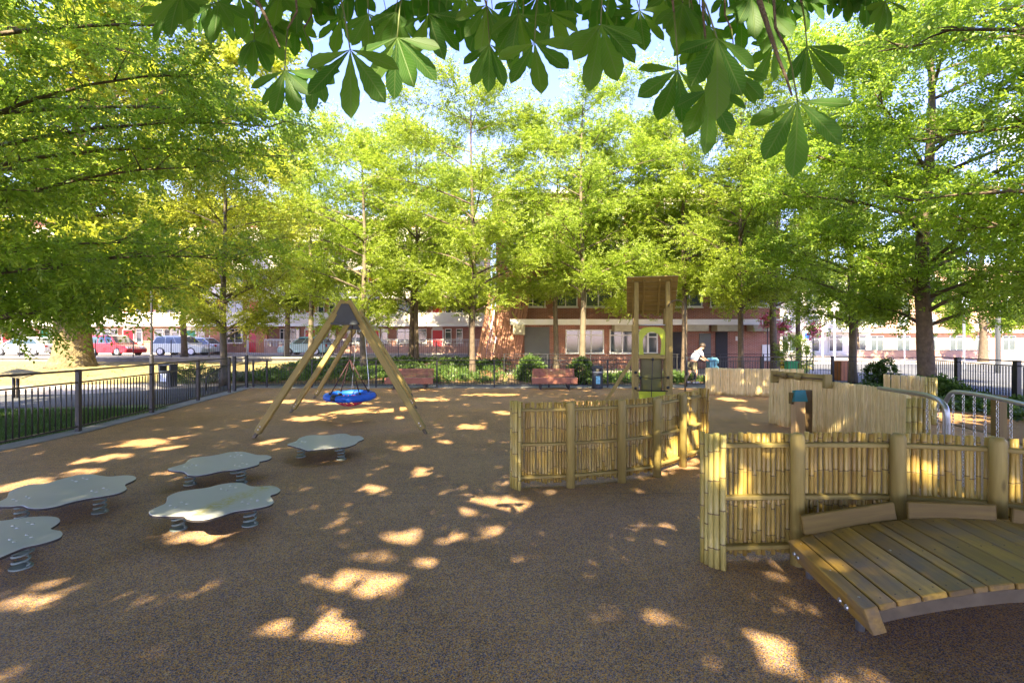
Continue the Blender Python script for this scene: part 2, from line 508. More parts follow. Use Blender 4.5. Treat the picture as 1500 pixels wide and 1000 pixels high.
# ================================================================== THE SETTING
def sheet(name, poly, z, mat, thick=.0, kind='structure'):
    n = len(poly)
    me = bpy.data.meshes.new(name)
    me.from_pydata([(p[0], p[1], z) for p in poly], [], [tuple(range(n))])
    me.materials.append(mat)
    o = obj(name, me)
    o['kind'] = kind
    return o

def flat(name, poly, z, mat):
    return sheet(name, poly, z, mat)

# fence lines (ground positions)
LF = [(-8.06, 4.6), (-8.10, 6.85), (-8.18, 9.12), (-8.55, 11.47), (-8.99, 13.84), (-9.36, 16.0)]
GATE0, GATE1 = (-9.45, 16.45), (-9.72, 17.7)
far_px = [360, 371, 391, 457, 551, 640, 724, 804, 890, 981]
FARY = 17.8

flat('ground', [(-400, -300), (400, -300), (400, 600), (-400, 600)], -.02, M['lawn_dry'])
flat('playground_surface', [(-7.85, -12), (-7.85, 4.6), (-7.88, 6.85), (-7.95, 9.12), (-8.32, 11.47), (-8.76, 13.84), (-9.2, 16.2), (-9.5, 17.62),
     (6.5, 17.62), (9.0, 17.2), (9.6, 14.5), (9.2, 11.5), (8.8, 9.0), (7.5, 6.0), (7.5, -12)], .0, M['rubber'])
# concrete edging under the left fence
eb = MB()
lp = [(-8.06, -12)] + LF + [GATE0, GATE1]
for a, b in zip(lp, lp[1:]):
    eb.add([(a[0] - .22, a[1], .012), (a[0] + .16, a[1], .012), (b[0] + .16, b[1], .012), (b[0] - .22, b[1], .012),
            (a[0] + .16, a[1], -.01), (b[0] + .16, b[1], -.01)], [(0, 1, 2, 3), (1, 4, 5, 2)])
eo = eb.build('kerb_edging', M['concrete']); eo['kind'] = 'structure'
eb = MB().box(-9.7, 13, 17.66, 17.98, -.01, .016)
eo = eb.build('kerb_edging', M['concrete']); eo['kind'] = 'structure'
# left: green verge, asphalt path, pale path, dry lawn
flat('lawn', [(-40, -12), (-8.2, -12), (-8.3, 9.3), (-8.7, 11.6), (-9.0, 13.2), (-14, 12.0), (-40, 9.6)], -.006, M['lawn_green'])
flat('path', [(-40, 9.7), (-14, 12.1), (-9.0, 13.3), (-9.7, 18.0), (14, 18.0), (14, 19.2), (-10.2, 19.4), (-14, 15.6), (-40, 12.6)], -.004, M['asphalt'])
flat('pavement', [(-50, 12.6), (-14, 15.7), (-10.3, 19.45), (-12.5, 20.5), (-20, 18.2), (-50, 15.4)], -.008, M['paving'])
# planting beds behind the far fence rise towards the street
def slope(name, x0, x1, y0, y1, z0, z1, mat, nx=24, ny=12, amp=.05, kind='structure'):
    vs = []; fs = []
    for j in range(ny + 1):
        for i in range(nx + 1):
            u = i / nx; v = j / ny
            x = x0 + (x1 - x0) * u; y = y0 + (y1 - y0) * v
            vs.append((x, y, z0 + (z1 - z0) * v + amp * math.sin(x * 1.7 + y) * math.sin(y * 1.3 - x * .6) * min(1, 6 * v, 6 * (1 - v))))
    for j in range(ny):
        for i in range(nx):
            a = j * (nx + 1) + i
            fs.append((a, a + 1, a + nx + 2, a + nx + 1))
    me = bpy.data.meshes.new(name); me.from_pydata(vs, [], fs); me.materials.append(mat); me.shade_smooth()
    o = obj(name, me); o['kind'] = kind
    return o
slope('planting_bed', -12.5, -.4, 19.6, 31.2, .0, .52, M['soil'])
slope('lawn_slope', -62, -12.5, 20.4, 31.2, -.02, .40, M['lawn_dry'], 40, 12, .08)
slope('planting_bed', -.2, 8.5, 19.4, 23.5, .0, .10, M['soil'])
flat('pavement', [(-.3, 23.6), (18, 23.6), (18, 30.2), (-.3, 30.2)], .02, M['paving'])
flat('bark_bed', [(9.0, 17.1), (9.7, 14.5), (9.3, 11.5), (8.9, 9.0), (7.6, 6.0), (7.6, -4), (13.6, -4), (14.1, 13.3), (14.8, 16.0), (15.1, 17.6), (12.5, 18.7), (9.5, 17.6)], -.002, M['mulch'])
# street on the left, raised
rb = MB()
rb.add([(-90, 32.0, .62), (-1.2, 32.0, .62), (-1.2, 42.5, .56), (-90, 42.5, .56)], [(0, 1, 2, 3)])
ro = rb.build('road', M['road']); ro['kind'] = 'structure'
rb = MB().box(-90, -1.2, 42.5, 46, -.05, .68)
ro = rb.build('pavement', M['paving']); ro['kind'] = 'structure'
# square and street on the right
flat('road', [(12.6, 18.9), (15.3, 17.8), (14.4, 13.3), (14.0, -6), (90, -6), (90, 36), (22, 36)], -.003, M['road'])
flat('pavement', [(17, 33), (22, 36.2), (120, 36.2), (120, 62), (17, 62)], -.002, M['paving'])

# low retaining wall on the left
rw = thing('retaining_wall', 'low dark stone retaining wall between the dry lawn and the street of parked cars', 'wall', (-30, 31.4, 0))
MB().bbox(-62, -12.4, 31.25, 31.6, -.05, .60, .02).build('wall', M['stone'], rw)
MB().bbox(-62, -12.4, 31.18, 31.68, .60, .68, .015).build('coping', M['concrete'], rw)
MB().bbox(-12.38, -1.2, 31.35, 31.7, -.05, .62, .02).build('wall', M['stone'], rw)

# ================================================================== BUILDINGS
def window_meshes(w, h, name, mull=1, tr=True):
    fr = MB(); t = .07
    fr.box(-w / 2, w / 2, -.06, .03, 0, t); fr.box(-w / 2, w / 2, -.06, .03, h - t, h)
    fr.box(-w / 2, -w / 2 + t, -.055, .03, t, h - t); fr.box(w / 2 - t, w / 2, -.055, .03, t, h - t)
    for k in range(mull):
        x = -w / 2 + w * (k + 1) / (mull + 1)
        fr.box(x - .035, x + .035, -.05, .03, t, h - t)
    if tr: fr.box(-w / 2 + t, w / 2 - t, -.045, .03, h * .74, h * .74 + .06)
    fr.box(-w / 2 - .05, w / 2 + .05, -.14, .02, -.06, -.002)
    pn = MB().box(-w / 2 + t, w / 2 - t, -.01, .01, t, h - t)
    return fr.mesh(name, M['white']), pn.mesh(name, M['glass'])
WM = {'wide': window_meshes(1.5, 1.35, 'window', 1), 'narrow': window_meshes(.62, 1.35, 'window', 0), 'tall': window_meshes(2.4, 1.5, 'window', 2), 'shop': window_meshes(1.8, 2.1, 'window', 1)}
DM = MB().bbox(-.45, .45, -.03, .03, 0, 2.02, .01).add([(-.3, -.034, 1.2), (.3, -.034, 1.2), (.3, -.034, 1.85), (-.3, -.034, 1.85)], [(0, 1, 2, 3)]).mesh('door', M['reddoor'])
DM2 = DM.copy(); DM2.materials.clear(); DM2.materials.append(M['greendoor'])
DF = MB().box(-.56, -.46, -.07, .03, 0, 2.15).box(.46, .56, -.07, .03, 0, 2.15).box(-.46, .46, -.07, .03, 2.04, 2.34).mesh('door_frame', M['white'])

def put_window(kind, parent, x, y, z):
    fm, pm = WM[kind]
    f = obj('window', fm, parent, Matrix.Translation((x, y, z)))
    obj('pane', pm, f, Matrix.Translation((x, y, z)))
def put_door(parent, x, y, z, me=DM):
    f = obj('door_frame', DF, parent, Matrix.Translation((x, y, z)))
    obj('door', me, f, Matrix.Translation((x, y, z)))

BY = 45.2; BZ = .62
flats = thing('terrace_of_flats', 'long brick block of flats with white gallery balconies and red doors behind the parked cars', 'building', (-30, BY, BZ))
MB().box(-60, -2.4, BY, BY + 9, 0, 13.0).build('wall', M['brick'], flats)
for k in range(5):
    z = BZ + 2.62 + k * 2.55
    if k < 4:
        MB().box(-60, -2.5, BY - 1.45, BY - .003, z - .16, z + .14).build('gallery_slab', M['white'], flats)
        MB().box(-60, -2.5, BY - 1.5, BY - 1.40, z + .143, z + 1.08).build('gallery_parapet', M['render_'], flats)
MB().box(-60.4, -2.0, BY - .5, BY + 9.4, 13.0, 13.3).build('roof', M['white'], flats)
doors = [641, 548, 455, 372, 280, 189, 112, 68, 12, -60]
for s in range(4):
    z = BZ + s * 2.55 + (.08 if s == 0 else .2)
    for i, px in enumerate(doors):
        x = (px - 750) / F * BY
        put_door(flats, x, BY - .03, z, DM2 if (px == 68 or (s * 3 + i) % 5 == 4) else DM)
        put_window('wide', flats, x - 1.75, BY - .04, z + .85)
        put_window('narrow', flats, x + 1.0, BY - .04, z + .85)
        if i % 2 == 0: put_window('narrow', flats, x + 2.05, BY - .04, z + .85)
        elif i < 7: put_window('wide', flats, x + 3.2 if i != 1 else x + 2.9, BY - .04, z + .85) if i not in (6,) else None
for px, w in ((384, 1.0), (316, .9)):
    x = (px - 750) / F * 43.6
    MB().box(x - w / 2, x + w / 2, 43.5, 43.75, .60, 3.0).build('screen_panel', M['orangeboard'], flats)
# white low wall and railings along the galleries' ground floor
gw = thing('garden_wall', 'low pinkish brick front wall with white railings before the flats with the red doors', 'wall', (-12, 42.7, .62))
MB().bbox(-22, -2.6, 42.9, 43.08, .56, 1.25, .01).build('wall', M['brick_pink'], gw)
mb = MB()
for i in range(150):
    x = -22 + i * .13
    mb.box(x, x + .03, 42.97, 43.0, 1.25, 1.85)
mb.box(-22, -2.6, 42.96, 43.01, 1.85, 1.90)
o = mb.build('railing', M['white'], gw); o['kind'] = 'stuff'

# right building
RY = 30.3
rbld = thing('brick_block', 'red brick building with a long white concrete canopy over its ground floor shop windows', 'building', (7.5, RY, 0))
MB().box(-1.0, 16.8, RY, RY + 9, 0, 10.9).build('wall', M['brick'], rbld)
MB().box(-.1, 16.9, RY - 1.15, RY - .003, 2.75, 3.0).build('canopy', M['beige'], rbld)
MB().box(-.12, 16.92, RY - 1.25, RY - 1.153, 2.70, 3.04).build('canopy_fascia', M['white'], rbld)
MB().bbox(.06, .78, RY - 1.32, RY - .4, 2.1, 2.72, .03).build('canopy_end_block', M['beige'], rbld)
for x0 in (6.2, 10.6, 12.4, 14.6):
    MB().bbox(x0, x0 + 1.3, RY - 1.1, RY - .2, 2.32, 2.74, .02).build('canopy_box', M['beige'], rbld)
for k in (1, 2, 3):
    z = 2.9 + k * 2.55 - (0 if k < 3 else 0)
    MB().box(-1.1, 16.9, RY - .12, RY - .003, z - .10, z + .10).build('string_course', M['beige'], rbld)
for k in range(3):
    for j in range(7):
        put_window('wide' if j % 2 else 'tall', rbld, .9 + j * 2.45, RY - .04, 3.85 + k * 2.5)
MB().box(-1.3, 17.1, RY - .35, RY + 9.3, 10.9, 11.15).build('roof', M['white'], rbld)
MB().box(.78, 2.35, RY - .05, RY - .005, .02, 2.6).build('grey_shutter_door', M['greybox'], rbld)
put_window('tall', rbld, 4.55, RY - .05, .95); put_window('tall', rbld, 7.3, RY - .05, .95); put_window('narrow', rbld, 8.8, RY - .05, .95)
MB().box(9.6, 10.7, RY - .04, RY - .005, .02, 2.3).build('dark_doorway', M['dark'], rbld)
g = MB()
for k in range(9): g.box(11.72, 12.45, RY - .06 - .004 * (k % 2), RY - .005, .5 + k * .19, .5 + k * .19 + .186)
g.build('slatted_shutter', M['greybox'], rbld)
MB().box(12.75, 13.5, RY - .04, RY - .005, .02, 2.3).build('dark_doorway', M['dark'], rbld)
MB().bbox(15.65, 16.25, RY - .08, RY - .01, .45, 1.5, .01).build('notice_board', M['white'], rbld)
MB().bbox(14.0, 14.25, RY - .05, RY - .01, 1.75, 2.02, .01).build('small_sign', M['white'], rbld)
MB().bbox(14.35, 14.5, RY - .05, RY - .01, 1.75, 1.98, .01).build('small_sign', M['white'], rbld)

# leaning slatted timber screen at the corner of the brick building
ts = thing('leaning_timber_screen', 'tall leaning screen of reddish timber slats at the left corner of the brick building', 'screen', (-.9, 29.2, 0))
M['slat'] = wood('red_brown_slat', (.50, .24, .15), (.33, .14, .085), .6, rndv=.28)
for i in range(19):
    u = i / 18
    jz = random.uniform(-.06, .06)
    p0 = Vector((-2.25 + 2.6 * u, 29.0 + .5 * u, .0)); p1 = Vector((-1.1 + 2.3 * u + jz, 29.8 + .3 * u, 5.9 - .4 * abs(u - .5)))
    beam('slat', p0, p1, .122, .05, M['slat'], ts, .006, ref=(0, 1, 0))
for z in (.5, 2.4, 4.4):
    k = z / 5.9
    beam('cross_rail', (-1.98 + .95 * k, 29.09 + .8 * k, z), (.32 + .75 * k, 29.55 + .6 * k, z), .09, .06, M['slat'], ts)
beam('corner_frame', (-2.1, 29.05, 0), (-1.1, 29.85, 5.9), .12, .10, M['slat'], ts, ref=(0, 1, 0))

# far pale shopfronts across the square on the right
def far_block(name, label, x0, x1, y, h, wall, cols, floors, ground='shop'):
    t = thing(name, label, 'building', ((x0 + x1) / 2, y, 0))
    MB().box(x0, x1, y, y + 9, 0, h).build('wall', wall, t)
    MB().box(x0 - .2, x1 + .2, y - .3, y + 9.2, h, h + .3).build('roof', M['white'], t)
    MB().box(x0, x1, y - .8, y - .003, 2.9, 3.3).build('canopy', M['white'], t)
    for i in range(cols):
        x = x0 + (i + .5) * (x1 - x0) / cols
        put_window('shop', t, x, y - .05, .4)
        for k in range(1, floors):
            put_window('wide', t, x, y - .05, .9 + k * 2.9)
    return t
far_block('shop_building', 'pale shop building with wide glass fronts across the square behind the green bin', 28, 46, 62, 9, M['render_'], 6, 3)
far_block('shop_building', 'far brick and white building at the right edge beyond the black fence', 48, 84, 66, 12, M['brick_pink'], 10, 4)
lw = thing('low_brick_wall', 'low pink brick wall on the far side of the square at right', 'wall', (40, 47, 0))
MB().bbox(33, 72, 47, 47.3, 0, .8, .01).build('wall', M['brick_pink'], lw)
MB().bbox(33, 72, 46.95, 47.35, .8, .9, .01).build('coping', M['concrete'], lw)

# ================================================================== CARS
def car(name, label, loc, rz, paint, L=4.4, H=1.48, estate=False):
    t = thing(name, label, 'car', loc, rz, 'cars parked along the street')
    MW = W[t]
    hw = .88; x0 = -L / 2; x1 = L / 2       # nose at +x
    wr = .33; wx = (x0 + .82, x1 - .88)
    low = .22
    belt = .86 if not estate else .92
    prof = [(x0 + .05, low + .1), (x0, .55), (x0 + .04, belt - .05), (x0 + .25, belt + .02)]
    prof += [(x1 - 1.25, belt + .02), (x1 - .55, belt - .10), (x1 - .12, belt - .28), (x1, .52), (x1 - .03, low + .05), (x1 - .10, low)]
    bot = []
    for wxc in (wx[1], wx[0]):
        for k in range(9):
            a = PI * k / 8
            bot.append((wxc + (wr + .06) * math.cos(a), low + (wr + .10) * math.sin(a)))
    poly = prof + bot + [(x0 + .12, low)]
    n = len(poly); cx = sum(p[0] for p in poly) / n
    rings = []
    for y, ins in ((-hw, .05), (-hw + .06, 0), (hw - .06, 0), (hw, .05)):
        rings.append([(cx + (p[0] - cx) * (1 - ins * .5), y, p[1] + (ins * .4 if p[1] < .5 else -ins * .4)) for p in poly])
    vs = [v for r in rings for v in r]; fs = []
    for j in range(3):
        for i in range(n):
            a = j * n + i; b = j * n + (i + 1) % n
            fs.append((a, b, b + n, a + n))
    fs.append(tuple(range(n))); fs.append(tuple(reversed(range(3 * n, 4 * n))))
    b = MB().add(vs, fs)
    o = b.build('body', paint, t, MW, True); autosmooth(o, 35)
    # cabin
    rf = H
    if estate: cab = [(x0 + .12, belt), (x0 + .38, rf - .06), (x0 + .8, rf), (x1 - 2.05, rf), (x1 - 1.75, rf - .05), (x1 - 1.05, belt)]
    else: cab = [(x0 + .35, belt), (x0 + 1.05, rf - .05), (x0 + 1.5, rf), (x1 - 2.1, rf), (x1 - 1.8, rf - .05), (x1 - 1.0, belt)]
    m = len(cab); b = MB()
    def yw(z): return (hw - .03) - (z - belt) / (rf - belt) * .20
    vs = [(p[0], -yw(p[1]), p[1]) for p in cab] + [(p[0], yw(p[1]), p[1]) for p in cab]
    b.add(vs, [tuple(range(m)), tuple(reversed(range(m, 2 * m)))] + [(i, m + i, m + (i + 1) % m, (i + 1) % m) for i in range(m)])
    o = b.build('cabin', paint, t, MW)
    # side glass, each pane proud of the cabin
    def lerp(a, b_, u): return a + (b_ - a) * u
    zb, zt = belt + .04, rf - .12
    def xl(z): return lerp(cab[0][0], cab[1][0], (z - belt) / (rf - .05 - belt)) + .10
    def xr(z): return lerp(cab[5][0], cab[4][0], (z - belt) / (rf - .05 - belt)) - .12
    cuts = [0, .36, .68, 1] if estate else [0, .48, 1]
    for sgn in (-1, 1):
        for k in range(len(cuts) - 1):
            a, c = cuts[k], cuts[k + 1]
            q = []
            for u, z in ((a, zb), (c, zb), (c, zt), (a, zt)):
                x = lerp(xl(z), xr(z), u)
                if u == a and k: x += .03
                if u == c and k < len(cuts) - 2: x -= .03
                q.append(Vector((x, sgn * (yw(z) + .004), z)))
            q2 = [v + Vector((0, sgn * .006, 0)) for v in q]
            MB().add(q + q2, [(0, 1, 2, 3), (7, 6, 5, 4), (0, 4, 5, 1), (1, 5, 6, 2), (2, 6, 7, 3), (3, 7, 4, 0)]).build('side_window', M['carglass'], t, MW)
    for nm, i0, i1 in (('rear_window', 0, 1), ('windscreen', 5, 4)):
        a, c = Vector((cab[i0][0], 0, cab[i0][1])), Vector((cab[i1][0], 0, cab[i1][1]))
        dr = (c - a); nrm = Vector((dr.z, 0, -dr.x)).normalized() * (.008 if i0 else -.008)
        p, q = a + dr * .12 + nrm, a + dr * .9 + nrm
        MB().add([(p.x, -yw(p.z) + .1, p.z), (p.x, yw(p.z) - .1, p.z), (q.x, yw(q.z) - .1, q.z), (q.x, -yw(q.z) + .1, q.z),
                  (p.x - nrm.x, -yw(p.z) + .1, p.z - nrm.z), (p.x - nrm.x, yw(p.z) - .1, p.z - nrm.z), (q.x - nrm.x, yw(q.z) - .1, q.z - nrm.z), (q.x - nrm.x, -yw(q.z) + .1, q.z - nrm.z)],
                 [(0, 1, 2, 3), (0, 4, 5, 1), (1, 5, 6, 2), (2, 6, 7, 3), (3, 7, 4, 0)]).build(nm, M['carglass'], t, MW)
    for wxc in wx:
        for sgn in (-1, 1):
            Mx = MW @ Matrix.Translation((wxc, sgn * (hw - .1), wr))
            w_ = MB().tube([(0, -.1, 0), (0, .1, 0)], wr, 18).build('wheel', M['tyre'], t, Mx)
            rim = MB().tube([(0, sgn * .1, 0), (0, sgn * .112, 0)], wr * .66, 14)
            for k in range(5):
                a = 2 * PI * k / 5
                rim.box(-.03, .03, -.01, .01, .05, wr * .62, Matrix.Translation((0, sgn * .118, 0)) @ Matrix.Rotation(a, 4, 'Y'))
            rim.build('rim', M['alloy'], w_, Mx)
    for sgn in (-1, 1):
        MB().bbox(x1 - .28, x1 - .03, sgn * .55 - .16, sgn * .55 + .16, .56, .70, .02).build('headlight', M['headlamp'], t, MW)
        MB().bbox(x0 + .0, x0 + .2, sgn * .66 - .14, sgn * .66 + .16, .66, belt - .02, .02).build('tail_light', M['redlight'], t, MW)
        MB().bbox(x1 - 1.35, x1 - 1.2, sgn * (hw + .08) - .07, sgn * (hw + .08) + .07, belt, belt + .13, .02).build('wing_mirror', paint, t, MW)
    return t
def carat(px0, px1, d): return ((px0 + px1) / 2 - 750) / F * d
car('parked_car', 'white saloon car parked at the far left beyond the big plane trunk', (carat(2, 78, 39.5), 39.5, .59), PI, M['car_white'])
car('parked_car', 'dark red car parked between the plane trunk and the white estate', (carat(136, 206, 38.5), 38.5, .59), R(-14), M['car_red'], 4.1, 1.6, True)
car('parked_car', 'silvery white estate car with roof rails parked behind the young tree at left', (carat(232, 305, 39.0), 39.0, .59), 0, M['car_silver'], 4.15, 1.58, True)
car('parked_car', 'white car mostly hidden behind the orange brown panel and young trunk', (carat(250, 324, 42.0), 41.9, .59), PI, M['car_white'])
car('parked_car', 'pale teal car parked just left of the swing frame', (carat(415, 481, 39.5), 39.5, .59), PI, M['car_teal'], 3.9, 1.5, True)

# ================================================================== METAL FENCES
def metal_fence(label, pts, h, mid, spacing, mat, stuff=False, post_w=.06, bar=.012, first=True, last=True, name='metal_fence', zs=None, rail=.022, barh=None):
    t = thing(name, label, 'fence', (pts[0][0], pts[0][1], 0))
    zs = zs or [0] * len(pts)
    for i, p in enumerate(pts):
        if (i == 0 and not first) or (i == len(pts) - 1 and not last): continue
        z = zs[i]
        MB().bbox(p[0] - post_w / 2, p[0] + post_w / 2, p[1] - post_w / 2, p[1] + post_w / 2, z - .02, z + h + .005, .004).build('post', mat, t)
    bars = MB()
    bm_ = MB().tube([(0, 0, 0), (0, 0, 1)], bar, 6).mesh('bar', mat, True)
    for i in range(len(pts) - 1):
        a = Vector((pts[i][0], pts[i][1], zs[i])); b = Vector((pts[i + 1][0], pts[i + 1][1], zs[i + 1]))
        d = (b - a).normalized(); a2 = a + d * (post_w / 2 + .002); b2 = b - d * (post_w / 2 + .002)
        for z, r in ((h - .02, rail), (mid, rail * .8), (.10, rail * .8)):
            if z is None: continue
            beam('rail', a2 + Vector((0, 0, z)), b2 + Vector((0, 0, z)), r * 2, r * 1.6, mat, t, .003)
        n = max(2, int((b2 - a2).length / spacing))
        top = (barh or mid) - rail
        for k in range(1, n):
            p = a2.lerp(b2, k / n)
            p0 = p + Vector((0, 0, .10 + rail * .6))
            L = top - .10 - rail * .6
            if stuff: bars.tube([p0, p0 + Vector((0, 0, L))], bar, 4, False)
            else: obj('bar', bm_, t, Matrix.Translation(p0) @ Matrix.Diagonal((1, 1, L, 1)))
    if stuff:
        o = bars.build('bars', mat, t); o['kind'] = 'stuff'
    return t
metal_fence('waist high dark metal fence with upright bars along the left edge of the play area', LF, 1.17, .93, .105, M['metal_brown'], post_w=.075)
# gate
gt = thing('metal_gate', 'black metal gate standing at the corner of the left and far fences', 'gate', (GATE0[0], GATE0[1], 0))
for p in (GATE0, GATE1):
    MB().bbox(p[0] - .045, p[0] + .045, p[1] - .045, p[1] + .045, 0, 1.2, .004).build('post', M['metal_black'], gt)
a, b = Vector((*GATE0, 0)), Vector((*GATE1, 0))
for z in (1.1, .9, .12): beam('rail', a.lerp(b, .06) + Vector((0, 0, z)), a.lerp(b, .94) + Vector((0, 0, z)), .035, .03, M['metal_black'], gt, .003)
for k in range(1, 10):
    p = a.lerp(b, .06 + .088 * k); rod('bar', p + Vector((0, 0, .135)), p + Vector((0, 0, .885)), .008, M['metal_black'], gt, 5)
FP = [((p - 750) / F * FARY, FARY) for p in far_px]
metal_fence('long low black metal fence across the far side of the play area behind the benches', FP, 1.03, .86, .10, M['metal_black'], stuff=True, post_w=.055, bar=.008, rail=.018)
FR = [(6.55, 18.2), (9.6, 18.6), (12.5, 18.85), (15.3, 17.75)]
metal_fence('black metal fence behind the person and the pale bamboo wall at right', FR, 1.12, .95, .11, M['metal_black'], stuff=True, post_w=.09, bar=.009, rail=.018)
FQ = [(15.3, 17.75), (14.75, 16.0), (14.0, 13.4), (13.75, 10.9), (13.6, 8.4), (13.5, 5.0)]
metal_fence('heavy black railing with thick posts at far right before the blue grey road', FQ, 1.17, 1.02, .12, M['metal_black'], first=False, post_w=.13, bar=.014, rail=.022)
# street railing farther back
SR = [(-60 + i * 2.5, 31.9) for i in range(24)]
metal_fence('tall thin black railing on the retaining wall before the parked cars', SR, 1.12, .98, .13, M['metal_black'], stuff=True, post_w=.05, bar=.008, zs=[.68] * 24, rail=.016, name='street_railing')
SR2 = [(-.4 + i * 2.2, 24.6) for i in range(8)]
metal_fence('black railing along the paving before the shop windows of the brick building', SR2, 1.05, .9, .12, M['metal_black'], stuff=True, post_w=.05, bar=.008, rail=.018, name='street_railing', zs=[.02] * 8)
# handrail by the gate
hr = thing('path_handrail', 'black sloping tubular handrail on the path outside the gate', 'handrail', (-10.8, 17.2, 0))
MB().tube([dp(302, 573, 16.8), dp(302, 553, 16.8), dp(306, 549, 16.9), dp(326, 537, 17.6), dp(331, 535, 17.8), dp(345, 535, 18.2)], .022, 8).build('rail', M['metal_black'], hr, None, True)
rod('leg', dp(321, 572, 17.5), dp(321, 541, 17.5), .02, M['metal_black'], hr)

# ================================================================== BAMBOO FENCES
def cane_mesh(name, r, mat, seed):
    rd = random.Random(seed)
    nodes = sorted(rd.uniform(.05, .95) for _ in range(1))
    z = rd.uniform(.05, .22); nd = []
    while z < .97:
        nd.append(z); z += rd.uniform(.20, .30)
    pts = [(0, 0, 0)]; rs = [r * rd.uniform(.92, 1.02)]
    bend = rd.uniform(-.006, .006); bend2 = rd.uniform(-.004, .004)
    def P(z): return (bend * math.sin(z * PI), bend2 * math.sin(z * PI * 1.5), z)
    for q in nd:
        pts += [P(q - .010), P(q), P(q + .009)]; rs += [r * .97, r * (1.03 if mat is M['bamboo_pale'] else 1.13), r * .96]
    pts.append(P(1)); rs.append(r * rd.uniform(.88, .98))
    me = MB().tube(pts, rs, 7).mesh(name, mat, True)
    if mat is M['bamboo_pale']: return me
    me.materials.append(M['pale_node' if mat is M['bamboo_pale'] else 'bamboo_node'])
    for k, pl in enumerate(me.polygons):
        if k < 7 * (len(pts) - 1) and (k // 7) % 3 == 2: pl.material_index = 1
    return me

def polyline(pts, step):
    P = [Vector((p[0], p[1], 0)) for p in pts]
    out = []; carry = 0
    for a, b in zip(P, P[1:]):
        L = (b - a).length; d = (b - a) / L
        s = carry
        while s < L:
            out.append((a + d * s, d)); s += step
        carry = s - L
    return out

def smoothline(pts, n=8):
    P = [Vector((p[0], p[1], 0)) for p in pts]
    P = [2 * P[0] - P[1]] + P + [2 * P[-1] - P[-2]]
    out = []
    for i in range(1, len(P) - 2):
        for k in range(n):
            t = k / n
            out.append(.5 * ((2 * P[i]) + (-P[i - 1] + P[i + 1]) * t + (2 * P[i - 1] - 5 * P[i] + 4 * P[i + 1] - P[i + 2]) * t * t + (-P[i - 1] + 3 * P[i] - 3 * P[i + 1] + P[i + 2]) * t ** 3))
    out.append(P[-2])
    return [(v.x, v.y) for v in out]

def bamboo_fence(label, posts, top=.985, canes_off=.10, mat='bamboo', r=.0165, step=.036, z0=.05, rails=(.90, .50, .12), rail_extra=None, ends=(True, False), post_r=.051, hfun=None, postvis=True, side=1, skip=None):
    """posts: ground points from left to right; canes stand on the far side"""
    t = thing('bamboo_fence', label, 'fence', (posts[0][0], posts[0][1], 0))
    variants = [cane_mesh('cane', r * k, M[mat], 100 + i) for i, k in enumerate((.82, .95, 1.0, 1.08, 1.18, 1.02))]
    sp = smoothline(posts, 6)
    line = polyline(sp, step)
    for i, (p, d) in enumerate(line):
        nrm = Vector((-d.y, d.x, 0)) * side
        q = p + nrm * canes_off + d * random.uniform(-.004, .004)
        if skip and skip(q): continue
        zz = z0 + random.uniform(-.02, .02)
        hh = (hfun(p) if hfun else top) + random.uniform(-.007, .007) - zz
        Mx = Matrix.Translation((q.x, q.y, zz)) @ Matrix.Rotation(random.uniform(-.012, .012), 4, 'X') @ Matrix.Rotation(random.uniform(-.012, .012), 4, 'Y') @ Matrix.Rotation(random.uniform(0, 6.28), 4, 'Z') @ Matrix.Diagonal((1, 1, hh, 1))
        obj('cane', random.choice(variants), t, Mx)
    if postvis:
        for i, p in enumerate(posts):
            e = (i == 0 and ends[0]) or (i == len(posts) - 1 and ends[1])
            if e: continue
            rr = post_r
            hgt = 1.0 + random.uniform(-.004, .004)
            MB().tube([(0, 0, -.02), (0, 0, hgt - .045), (0, 0, hgt - .02), (0, 0, hgt)], [rr, rr, rr * .93, rr * .62], 20).build('post', M['post'], t, Matrix.Translation((p[0], p[1], 0)) @ Matrix.Rotation(random.random() * 6, 4, 'Z'), True)
        for i in range(len(posts) - 1):
            a = Vector((*posts[i], 0)); b = Vector((*posts[i + 1], 0))
            d = (b - a).normalized(); nrm = Vector((-d.y, d.x, 0)) * side
            for z in rails:
                o_ = nrm * (canes_off - r - .026)
                ea = 0 if (i == 0 and ends[0]) else post_r * .6
                eb_ = 0 if (i == len(posts) - 2 and ends[1]) else post_r * .6
                beam('rail', a + d * ea + o_ + Vector((0, 0, z)), b - d * eb_ + o_ + Vector((0, 0, z)), .055 if z > .3 else .06, .034, M['timber'], t, .006)
    return t, sp

def end_bundle(t, p0, p1, n, r, mat, top=1.0, z0=.0):
    vs = [cane_mesh('end_cane', r * k, M[mat], 300 + i) for i, k in enumerate((.92, 1.0, 1.06))]
    nrm_ = Vector((p1[1] - p0[1], p0[0] - p1[0])).normalized()
    for i in range(n):
        u = i / (n - 1); bow = .018 * math.sin(PI * u)
        x = p0[0] + (p1[0] - p0[0]) * u + nrm_.x * bow; y = p0[1] + (p1[1] - p0[1]) * u + nrm_.y * bow
        obj('end_cane', random.choice(vs), t, Matrix.Translation((x, y, z0)) @ Matrix.Rotation(random.random() * 6, 4, 'Z') @ Matrix.Rotation(random.uniform(-.006, .006), 4, 'X') @ Matrix.Diagonal((1, 1, top + random.uniform(-.012, .012) - z0, 1)))

# near fence at the right, beside the arched deck
f1, _ = bamboo_fence('nearest curved bamboo cane fence with round posts behind the arched timber deck', [(1.56, 3.66), (2.18, 3.69), (2.94, 3.68), (3.56, 3.54), (4.1, 3.28), (4.55, 2.9)], r=.0175, step=.0375)
end_bundle(f1, (1.475, 3.74), (1.575, 3.60), 5, .0225, 'bamboo_green', 1.005)
